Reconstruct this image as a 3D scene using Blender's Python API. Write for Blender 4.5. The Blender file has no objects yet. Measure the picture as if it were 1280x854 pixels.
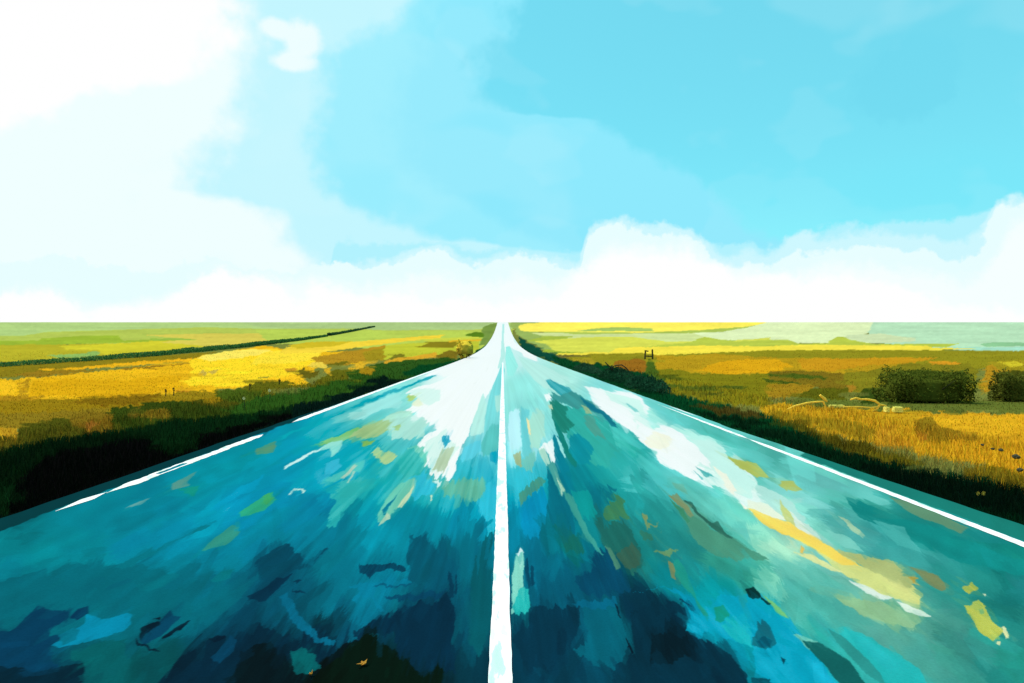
import bpy, bmesh, math, random
import numpy as np

random.seed(7)
rng = np.random.default_rng(11)
sc = bpy.context.scene
COL = sc.collection
R = math.radians

# ------------------------------------------------------------------ the lie of the land
EYE = 1.7                       # eye height above the road, metres
FP, U0, V0 = 853.0, 628.5, 431.0   # focal length and level direction of the survey photo

PY = np.array([-400, -60, 0, 40, 60, 78, 103, 165, 263, 366, 480, 560, 600, 640, 700, 800, 1200, 3000, 9000], float)
PZ = np.array([0, 0, 0, 0, 0, .02, .14, .93, 3.86, 8.14, 14.2, 18.9, 21.35, 22.6, 22.9, 20, 0, -60, -200], float)


def pchip(x, xp, yp):
    h = np.diff(xp); d = np.diff(yp) / h
    m = np.zeros_like(yp)
    for i in range(1, len(xp) - 1):
        if d[i-1] * d[i] > 0:
            w1 = 2*h[i] + h[i-1]; w2 = h[i] + 2*h[i-1]
            m[i] = (w1 + w2) / (w1 / d[i-1] + w2 / d[i])
    m[-1] = d[-1]
    x = np.clip(x, xp[0], xp[-1])
    i = np.clip(np.searchsorted(xp, x, side='right') - 1, 0, len(xp) - 2)
    t = (x - xp[i]) / h[i]
    return ((2*t**3 - 3*t**2 + 1) * yp[i] + (t**3 - 2*t**2 + t) * h[i] * m[i]
            + (-2*t**3 + 3*t**2) * yp[i+1] + (t**3 - t**2) * h[i] * m[i+1])


def road_z(Y):
    return pchip(np.asarray(Y, float), PY, PZ)


HALF = 4.86                     # half width of the carriageway


def hash2(ix, iy, seed):
    n = (ix.astype(np.int64) * 374761393 + iy.astype(np.int64) * 668265263 + seed * 1442695041) & 0xffffffff
    n = ((n ^ (n >> 13)) * 1274126177) & 0xffffffff
    return ((n ^ (n >> 16)) & 0xffff) / 65535.0


def vnoise(x, y, seed=0):
    x = np.asarray(x, float); y = np.asarray(y, float)
    ix = np.floor(x); iy = np.floor(y)
    fx = x - ix; fy = y - iy
    fx = fx*fx*(3 - 2*fx); fy = fy*fy*(3 - 2*fy)
    a = hash2(ix, iy, seed); b = hash2(ix+1, iy, seed)
    c = hash2(ix, iy+1, seed); d = hash2(ix+1, iy+1, seed)
    return (a + (b-a)*fx) * (1-fy) + (c + (d-c)*fx) * fy - .5


def half_at(X, Y):
    """half width of the paving on the side of X"""
    t = np.clip((np.asarray(Y, float) - 5) / 9, 0, 1)
    t2 = np.clip((np.asarray(Y, float) - 12) / 12, 0, 1)
    return np.where(np.asarray(X) > 0, 4.93 - .28*t, 4.90 - .22*t2)


def ground_z(X, Y):
    """verge drops from the road into a shallow ditch, then rises to the field"""
    a = np.abs(X) - half_at(X, Y)
    t = np.clip(a / 1.2, 0, 1); s = t*t*(3 - 2*t)
    t2 = np.clip((a - 1.2) / 2.6, 0, 1); s2 = t2*t2*(3 - 2*t2)
    drop = .05 + .16*s - .17*s2
    inside = a < 0
    drop = np.where(inside, .12, drop)
    bumps = .05 * vnoise(X*.7, Y*.5, 5) + .10 * vnoise(X*.11, Y*.07, 6)
    bumps = bumps * np.clip(a / 1.5, 0, 1)
    return road_z(Y) - drop + bumps


def to_survey(X, Y, Z):
    Yc = np.maximum(Y, .5)
    return U0 + FP * X / Yc, V0 - FP * (Z - EYE) / Yc


_yy = np.concatenate([np.linspace(1.5, 60, 4000), np.linspace(60.05, 640, 8000)])
_vv = V0 - FP * (road_z(_yy) - EYE) / _yy


def depth_at(v):
    """distance ahead at which the ground shows at survey row v"""
    o = np.argsort(_vv)
    return np.interp(v, _vv[o], _yy[o])


def spot(u, v):
    """ground position for a survey bearing"""
    Y = float(depth_at(v))
    X = (u - U0) / FP * Y
    return X, Y, float(ground_z(np.array(X), np.array(Y)))


# ------------------------------------------------------------------ ground colours, road ones with sky sheen painted in
# every row: r,g,b | outline of a patch of ground, paint on it, or painted sky reflection
FIELD = """
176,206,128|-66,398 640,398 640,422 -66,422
178,195,85|-60,420 25,420 60,415 160,412 260,409 350,412 420,410 640,411 640,430 -60,430
155,182,55|-60,426 50,426 52,423 105,420 150,419 152,426 200,424 240,423 245,425 170,428 70,431 -60,433
184,176,45|-60,433 30,431 75,431 160,429 200,426 240,425 240,440 120,447 -60,456
208,200,50|76,433 120,431 200,426 250,426 310,425 320,430 250,434 180,440 130,443 122,437 85,437
215,200,85|175,419 260,417 330,417 340,428 260,433 200,428 240,424 190,420
145,185,95|60,444 105,442 112,439 128,440 120,446 75,448
150,185,70|185,423 240,423.5 245,425 190,426
182,204,85|320,411 400,411 480,414 560,414 640,414 640,445 400,432 330,425
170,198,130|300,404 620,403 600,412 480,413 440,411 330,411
140,125,28|-60,458 50,454 160,447 255,441 270,440 240,449 160,455 60,466 -60,480
235,183,30|-60,475 20,474 60,470 100,467 160,460 240,452 245,446 330,432 345,435 370,440 420,440 480,438 450,456 400,452 390,470 340,478 300,484 250,492 200,496 160,497 80,500 -60,505
222,170,22|40,478 60,472 100,474 160,475 210,470 230,468 225,480 220,490 160,493 110,497 60,496 35,496
240,180,30|48,461 95,459 160,453 240,448 238,452 160,457 95,462 48,463
150,120,30|70,463 128,462 100,466 60,469 30,470 10,468
150,118,30|150,461 240,453.5 250,453.5 160,462.5
255,216,42|238,450 270,443 320,436 345,436 355,440 400,436 400,452 380,460 365,470 330,477 300,483 270,482 240,481 228,481 240,470
255,230,95|245,447 275,440 320,436 335,438 345,441 300,447 260,452
255,224,60|330,440 400,437 398,448 360,455 310,455
200,175,75|249,466 257,463 260,466 255,471 249,470
200,175,75|261,465 277,461 276,463 265,468
245,192,35|-60,476 17,476 22,473 20,480 17,492 -60,497
185,145,30|22,478 38,475 34,490 22,494 -60,500 -60,507 60,502 60,495 37,495 25,492
150,125,22|-60,505 60,498 110,497 160,494 220,494 240,491 300,489 270,503 200,510 -60,535
128,102,18|80,502 160,494 200,494 180,502 140,508
140,120,30|-60,520 60,515 140,508 130,522 60,532 -60,545
190,150,35|-60,536 20,535 25,543 15,549 -60,550
95,90,22|-60,552 30,545 60,530 120,525 160,540 60,556 -60,570
78,82,20|25,535 60,524 120,520 160,507 200,502 300,500 320,497 340,520 200,537 100,545 40,557 20,552
52,70,18|120,520 160,507 200,501 230,502 260,506 320,508 310,532 160,534
120,100,25|88,518 115,515 140,520 142,537 120,545 90,530
165,115,40|106,527 115,525 122,532 110,538
110,98,28|165,510 175,506 173,520 160,520
112,100,25|175,513 210,512 215,522 190,527 175,520
195,140,35|222,484 240,486 243,489 225,492 218,490
150,128,25|225,490 260,488 275,490 270,497 230,499 210,496
98,100,22|267,496 275,490 300,485 320,479 350,476 390,480 400,474 420,462 440,462 434,475 410,480 390,484 350,487 345,500 320,497 290,499
70,92,24|268,496 280,488 310,486 330,488 325,500 300,505 275,500
45,85,25|320,497 345,490 385,486 400,480 440,474 432,466 480,453 560,448 570,455 520,480 450,500 400,505 350,515 320,522 270,530 300,507
178,140,35|390,447 460,435 480,432 480,448 455,452 425,458 400,455
160,142,32|455,440 482,434 486,449 460,452
225,180,45|448,455 463,452 455,460 438,463 434,460
160,130,25|448,461 460,459 468,463 464,468 452,465
110,105,25|412,456 432,452 440,453 428,458 413,459
240,208,75|385,456 395,453 408,454 410,460 400,462 388,459
212,170,40|404,462 415,460 418,470 405,466
100,95,25|365,466 382,461 388,466 400,464 395,471 375,473
200,150,40|355,459 372,459 370,465 358,463
250,195,35|362,467 372,470 385,478 380,480 355,477 330,478 325,474 360,472
150,150,50|322,472 335,470 333,473 323,474
240,208,62|360,434 420,429 520,421 553,418.5 548,423 480,430 400,441 350,442
205,182,40|360,431 400,427 440,427 420,433 370,436
190,195,55|480,432 530,428 600,427 600,437 560,443 480,449
200,205,70|520,424 600,421 603,426 540,428
135,125,30|517,434 540,428 600,425 575,430 570,435 540,435
120,120,35|485,449 495,443 505,442 503,446 515,448 490,450
215,165,45|480,451 505,447 545,441 550,446 520,450 480,454
125,110,30|545,445 560,438 570,440 572,448 550,449
230,185,45|560,425.8 602,424.3 602,426.5 560,428
85,125,30|580,419 595,415 605,416 604,422 590,421
118,148,68|605,408 622,403 618,420 610,431 600,432 604,420
45,85,28|480,454 560,447 572,449 520,460 505,470 508,478 470,496 450,490
8,68,32|505,465 520,458 560,453 580,446 590,444 595,438 606,434 618,424 612,436 595,446 560,461 520,478 500,484 508,473
20,85,62|616,423 613,432 607,436 597,441 600,437 608,432
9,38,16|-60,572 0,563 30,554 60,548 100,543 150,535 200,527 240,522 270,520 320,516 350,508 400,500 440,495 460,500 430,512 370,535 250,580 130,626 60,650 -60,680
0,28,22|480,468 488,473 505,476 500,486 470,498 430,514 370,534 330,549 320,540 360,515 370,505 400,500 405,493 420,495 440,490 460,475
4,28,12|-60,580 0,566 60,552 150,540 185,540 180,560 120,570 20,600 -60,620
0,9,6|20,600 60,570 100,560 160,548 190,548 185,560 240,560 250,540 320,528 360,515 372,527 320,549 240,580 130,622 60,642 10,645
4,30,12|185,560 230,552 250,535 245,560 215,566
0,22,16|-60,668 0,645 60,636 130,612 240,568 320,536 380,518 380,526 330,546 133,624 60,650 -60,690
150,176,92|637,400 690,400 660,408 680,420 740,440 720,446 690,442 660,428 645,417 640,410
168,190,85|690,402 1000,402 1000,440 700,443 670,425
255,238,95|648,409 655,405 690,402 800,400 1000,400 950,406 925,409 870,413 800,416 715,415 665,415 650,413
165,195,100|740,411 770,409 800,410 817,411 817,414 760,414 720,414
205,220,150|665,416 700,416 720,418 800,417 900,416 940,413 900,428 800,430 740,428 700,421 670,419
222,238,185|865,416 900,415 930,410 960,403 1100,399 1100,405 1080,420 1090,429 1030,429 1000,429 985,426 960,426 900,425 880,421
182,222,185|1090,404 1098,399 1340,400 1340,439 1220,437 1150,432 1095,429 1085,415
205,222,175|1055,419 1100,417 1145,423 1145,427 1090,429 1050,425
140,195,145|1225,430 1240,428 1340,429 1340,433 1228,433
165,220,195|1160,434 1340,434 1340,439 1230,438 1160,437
212,216,85|665,427 700,424 750,421 790,421 830,427 900,427 965,422 960,432 800,440 700,442 690,437 680,430
165,185,70|680,421 700,420 720,421 690,425 650,427
150,175,60|680,437 700,439 735,441 700,442 682,441
182,198,75|800,434 860,428 880,421 920,427 960,425 985,425 1000,430 1035,429 1045,421 1052,421 1060,425 1090,430 1180,430 1203,429 1180,434 960,436 880,433 800,435
245,225,75|690,442 760,440 770,435 800,434 880,432 960,433 1000,431 1160,432 1165,435 1224,435.5 1150,439 1100,439 1030,438 960,439 900,442 850,444 815,444 700,443.5
145,140,32|700,444 800,441 820,444 900,441 960,438 1030,437.5 1340,438.5 1340,460 1140,462 1000,460 850,470 800,460 750,462
110,105,50|690,444 735,444 740,446 700,447
150,105,30|765,452 800,448 808,452 806,465 770,463
165,150,40|700,450 740,448 750,455 760,460 745,460 710,456
182,150,30|815,444 850,445 900,442 960,447 1120,449 1130,455 1080,467 1040,470 960,468 880,474 830,467 820,460 822,450
200,150,30|1000,449 1120,446.5 1170,447 1140,454 1080,458 1040,464 1000,462
218,165,25|865,465 880,458 900,453 930,449 970,449 990,458 960,466 935,467 900,469 880,464
128,125,25|822,463 840,461 870,468 940,468 965,466 965,500 960,507 900,505 820,487 818,475
70,98,30|812,448 818,452 820,460 830,475 822,485 808,478 806,460
88,100,25|820,468 860,472 868,475 850,476 825,474
82,98,28|820,480 870,482 938,484 930,487 880,487 830,484
110,110,25|830,490 900,492 880,497 850,494
80,90,25|870,491 915,492 905,495 870,494
125,108,28|960,464 1000,464 1055,466 1060,484 1045,487 1020,484 985,480 960,475
75,95,25|955,467 1000,468 1035,472 1030,474 990,472 962,470
70,88,24|950,474 995,477 1005,479 960,480
160,130,30|955,486 962,479 1000,480 1020,482 1010,490 990,498 965,498
92,96,20|1010,485 1060,485 1058,503 1020,503 1000,498
130,125,30|1055,462 1080,465 1130,455 1210,455 1222,462 1217,502 1090,492 1060,489
165,125,35|1058,482 1070,480 1070,488 1060,490
60,75,20|1110,466 1150,463 1205,465 1208,470 1207,500 1150,503 1080,502 1065,494 1075,488 1120,485 1115,480
52,76,22|1070,492 1120,486 1205,484 1207,500 1150,504 1080,503
210,150,35|1160,451 1200,452 1204,456 1165,456
180,140,32|1222,480 1230,472 1232,459 1240,455 1250,454 1248,463 1244,480 1235,493 1228,493
160,145,32|1235,452 1280,450 1340,452 1340,464 1250,464
75,80,20|1246,466 1262,463 1340,464 1340,504 1240,500 1246,485
205,190,45|1248,453 1275,452 1282,457 1262,459
100,115,45|955,504 1000,498 1060,500 1100,504 1340,499 1340,518 1130,514 1000,514
200,160,32|950,507 985,503 1000,507 1100,513 1130,510 1160,516 1340,518 1340,615 1280,598 1240,584 1200,576 1150,570 1125,564 1100,555 1060,548 1000,529 950,518
218,165,32|1125,547 1135,530 1150,521 1180,514 1340,522 1340,610 1280,594 1255,587 1200,574 1160,567 1140,564 1125,557
228,176,34|1160,520 1280,518 1280,535 1230,545 1180,534
150,125,28|1143,530 1150,522 1165,520 1175,533 1230,547 1225,551 1145,551
160,110,35|1145,541 1160,543 1158,548 1146,549
150,130,28|960,513 1020,522 1080,528 1100,540 1085,550 1040,540 1000,527 950,518
100,98,22|950,516 1000,529 1060,550 1080,557 1125,567 1160,580 1140,584 1040,570 1000,550 960,535 930,515
80,78,18|990,528 1040,546 1090,554 1100,564 1060,568 1020,550
195,150,35|1090,547 1100,535 1120,530 1122,548 1110,555 1100,550
120,110,25|1205,586 1240,582 1280,594 1340,612 1340,626 1240,604 1205,594
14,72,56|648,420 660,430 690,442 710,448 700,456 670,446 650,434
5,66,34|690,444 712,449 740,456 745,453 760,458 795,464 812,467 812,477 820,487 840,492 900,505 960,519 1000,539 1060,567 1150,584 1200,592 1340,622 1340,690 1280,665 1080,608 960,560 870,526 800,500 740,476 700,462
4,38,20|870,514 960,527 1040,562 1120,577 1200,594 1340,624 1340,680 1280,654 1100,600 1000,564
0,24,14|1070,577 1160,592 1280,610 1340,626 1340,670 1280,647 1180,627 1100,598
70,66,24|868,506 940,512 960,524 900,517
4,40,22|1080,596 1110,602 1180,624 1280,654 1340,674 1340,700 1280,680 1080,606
"""

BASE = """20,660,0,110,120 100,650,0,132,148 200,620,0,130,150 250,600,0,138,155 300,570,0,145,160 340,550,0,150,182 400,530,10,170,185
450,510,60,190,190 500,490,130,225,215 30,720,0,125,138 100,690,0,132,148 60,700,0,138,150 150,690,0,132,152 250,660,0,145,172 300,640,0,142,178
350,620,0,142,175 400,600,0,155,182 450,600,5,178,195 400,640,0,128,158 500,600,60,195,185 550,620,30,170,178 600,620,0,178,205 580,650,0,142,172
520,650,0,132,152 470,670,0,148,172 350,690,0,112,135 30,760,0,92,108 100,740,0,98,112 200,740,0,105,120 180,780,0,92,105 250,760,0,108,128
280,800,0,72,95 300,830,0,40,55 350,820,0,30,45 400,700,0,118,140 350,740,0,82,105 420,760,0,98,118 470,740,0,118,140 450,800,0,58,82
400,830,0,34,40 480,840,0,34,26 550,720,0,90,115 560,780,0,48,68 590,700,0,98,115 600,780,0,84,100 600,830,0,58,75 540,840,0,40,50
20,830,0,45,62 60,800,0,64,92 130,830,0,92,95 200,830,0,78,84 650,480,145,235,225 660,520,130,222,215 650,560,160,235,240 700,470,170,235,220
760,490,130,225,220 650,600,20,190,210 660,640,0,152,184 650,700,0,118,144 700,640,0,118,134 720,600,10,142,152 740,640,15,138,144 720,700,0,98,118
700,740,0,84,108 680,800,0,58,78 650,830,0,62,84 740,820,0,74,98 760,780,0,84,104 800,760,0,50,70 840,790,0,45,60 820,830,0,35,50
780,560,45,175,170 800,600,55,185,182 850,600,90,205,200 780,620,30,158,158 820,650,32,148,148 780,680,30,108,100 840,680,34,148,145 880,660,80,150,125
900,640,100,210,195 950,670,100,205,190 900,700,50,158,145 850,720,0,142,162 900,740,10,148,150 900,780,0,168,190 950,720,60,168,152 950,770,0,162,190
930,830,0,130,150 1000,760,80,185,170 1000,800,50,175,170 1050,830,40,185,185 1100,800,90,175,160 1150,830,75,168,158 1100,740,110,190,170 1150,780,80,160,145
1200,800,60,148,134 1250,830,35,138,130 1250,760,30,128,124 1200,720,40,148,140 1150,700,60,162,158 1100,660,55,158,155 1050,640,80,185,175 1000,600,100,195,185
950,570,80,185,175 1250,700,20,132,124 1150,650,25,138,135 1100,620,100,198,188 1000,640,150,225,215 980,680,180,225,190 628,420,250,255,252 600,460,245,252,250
900,560,110,215,205 640,450,200,240,235 560,480,230,250,245"""  # pale far values carry the white sky's reflection in the colour

ROAD1 = """
0,170,186|395,528 480,491 546,467.5 546,470.5 480,496 430,516 380,537 340,554 350,545
150,228,222|430,520 460,505 500,490 505,500 500,508 480,512 450,525
165,222,195|450,540 500,512 518,515 510,522 490,530 470,540
125,198,118|388,559 420,545 450,535 470,530 460,540 430,551 410,557 395,560
160,196,125|438,546 465,527 490,527 493,532 480,540 460,548 445,548
168,228,212|488,530 525,515 537,530 530,545 510,550 495,548 488,540
45,185,180|495,570 512,560 525,562 535,565 535,580 528,592 515,602 500,590
95,205,180|512,558 530,558 536,568 532,587 528,570
0,105,120|-60,735 0,728 60,710 90,705 110,706 130,700 132,708 180,705 210,720 240,760 230,790 150,800 60,795 -60,775
0,62,92|-60,805 20,785 45,758 70,762 85,760 88,770 65,790 60,810 75,830 80,870 -60,870
0,40,55|-60,835 40,837 100,830 120,870 -60,870
0,95,100|90,815 130,800 150,800 165,835 160,870 115,850
0,42,60|185,870 215,832 225,820 245,812 262,800 275,793 280,798 275,815 300,790 320,780 350,790 400,790 420,800 425,870
0,72,94|320,700 345,685 360,678 388,699 410,685 413,683 400,697 380,710 350,722 340,740 325,745 310,750 322,730
0,25,30|290,870 300,815 340,800 360,830 400,830 440,800 470,798 500,820 520,840 550,835 560,870
0,48,70|480,770 530,750 560,745 570,770 565,800 570,840 500,830 490,790 450,800 440,790
0,28,20|440,802 470,797 500,822 530,835 555,832 550,870 380,870 400,835 430,820
0,88,110|510,670 535,670 545,690 570,700 560,730 510,730
0,92,104|592,702 606,672 616,668 614,780 600,820 585,800
10,188,214|595,628 610,605 620,606 621,640 618,668 608,672 608,655 598,640
95,185,160|540,600 580,600 605,600 607,615 600,625 585,628 575,622 560,620 548,612
0,188,214|505,602 530,590 545,610 540,620 520,624
45,180,180|405,610 440,600 460,600 455,615 430,640 425,655 413,658 412,648 417,630
60,192,186|395,603 425,590 440,580 458,573 452,590 425,600 405,608 410,602
0,155,190|265,635 290,615 315,600 330,592 320,610 290,625 270,640
0,115,130|140,712 180,688 190,683 193,688 230,665 272,649 275,651 240,668 195,691 150,714
0,106,124|203,733 210,720 225,708 245,703 253,706 240,722 220,735 205,738
185,238,225|648,445 680,458 712,473 712,482 695,480 700,490 680,485 668,475 655,460
95,205,210|651,510 662,512 660,535 662,560 668,575 655,580 652,560
165,225,205|660,530 670,510 680,512 680,545 672,560 662,560
190,245,252|636,515 650,512 651,550 650,562 636,562
60,150,148|686,500 690,492 705,491 695,484 703,483 720,492 745,505 757,518 735,514 720,512 700,502
50,175,165|705,508 730,510 740,520 760,525 765,540 775,560 760,582 740,582 720,562 708,547
10,125,145|690,542 698,545 705,570 712,582 715,600 725,620 710,625 700,610 693,582
8,110,130|682,582 686,590 700,618 712,620 718,640 720,660 715,680 690,662 685,640
0,148,190|650,630 680,610 685,630 680,650 670,672 655,672
12,118,134|735,612 755,612 770,610 765,622 750,642 742,642
30,105,98|740,645 755,645 760,652 780,655 790,665 800,690 805,702 795,716 775,712 770,700 755,680
20,105,98|688,657 712,655 715,665 730,675 728,690 708,688 700,672
0,72,100|738,692 756,685 765,700 780,720 790,737 755,744 725,740 718,725 745,705
0,98,118|728,757 770,757 775,775 785,800 780,832 750,832 715,815 735,800
0,55,76|665,760 725,755 722,790 700,832 660,842 640,800
0,50,68|790,770 820,752 850,755 862,765 858,785 865,795 880,800 910,815 930,840 938,870 780,870 785,825 790,800
0,33,43|815,795 860,793 865,815 840,832 810,832
10,165,195|860,770 880,760 900,745 950,738 965,755 955,775 945,802 925,802 880,792 862,792
20,182,192|905,770 935,770 938,790 940,812 920,802 900,780
75,150,125|850,640 870,645 890,665 920,675 940,690 965,702 945,703 900,697 875,682 860,660
75,190,178|832,511 860,528 858,536 885,545 900,555 945,565 946,556 900,538 870,522
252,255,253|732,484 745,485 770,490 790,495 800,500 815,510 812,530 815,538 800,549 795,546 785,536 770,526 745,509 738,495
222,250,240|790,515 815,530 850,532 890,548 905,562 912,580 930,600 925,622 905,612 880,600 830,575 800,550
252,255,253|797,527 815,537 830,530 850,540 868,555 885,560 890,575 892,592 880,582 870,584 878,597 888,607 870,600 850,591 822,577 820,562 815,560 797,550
185,245,230|828,530 850,535 885,545 900,555 893,560 905,570 920,580 940,595 925,602 905,602 893,592 890,572 870,558
225,250,238|893,560 910,572 930,585 945,600 948,614 920,614 905,602 893,592
165,245,230|810,508 832,520 828,535 815,538 810,525
228,250,238|903,600 945,605 952,625 942,640 925,628 912,615
178,230,218|945,605 980,620 1012,650 1000,656 970,642 950,628
225,240,225|985,640 1010,655 1030,675 1020,680 1000,668
214,220,125|1020,690 1060,690 1075,708 1110,712 1140,725 1155,745 1150,752 1120,750 1080,735 1050,715
178,190,115|1045,688 1090,695 1140,710 1152,732 1130,735 1090,715
140,190,140|1035,740 1080,750 1130,760 1148,775 1140,785 1110,780 1070,765
35,185,185|1030,785 1060,785 1100,805 1150,835 1165,870 1110,870 1080,825
0,165,195|955,762 985,770 1000,795 1030,830 1050,870 945,870 940,800 955,780
20,138,134|1060,622 1110,640 1180,660 1240,690 1340,715 1340,735 1200,702 1130,672 1070,645
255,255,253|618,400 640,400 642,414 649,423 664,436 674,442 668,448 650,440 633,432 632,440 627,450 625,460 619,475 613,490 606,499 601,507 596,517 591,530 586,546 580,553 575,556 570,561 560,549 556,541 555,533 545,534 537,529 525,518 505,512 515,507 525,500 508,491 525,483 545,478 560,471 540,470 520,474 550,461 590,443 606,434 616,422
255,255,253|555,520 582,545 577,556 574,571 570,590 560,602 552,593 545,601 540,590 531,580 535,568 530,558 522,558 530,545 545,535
"""  # white and pale rows paint the sky's reflection into the road colour

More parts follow.
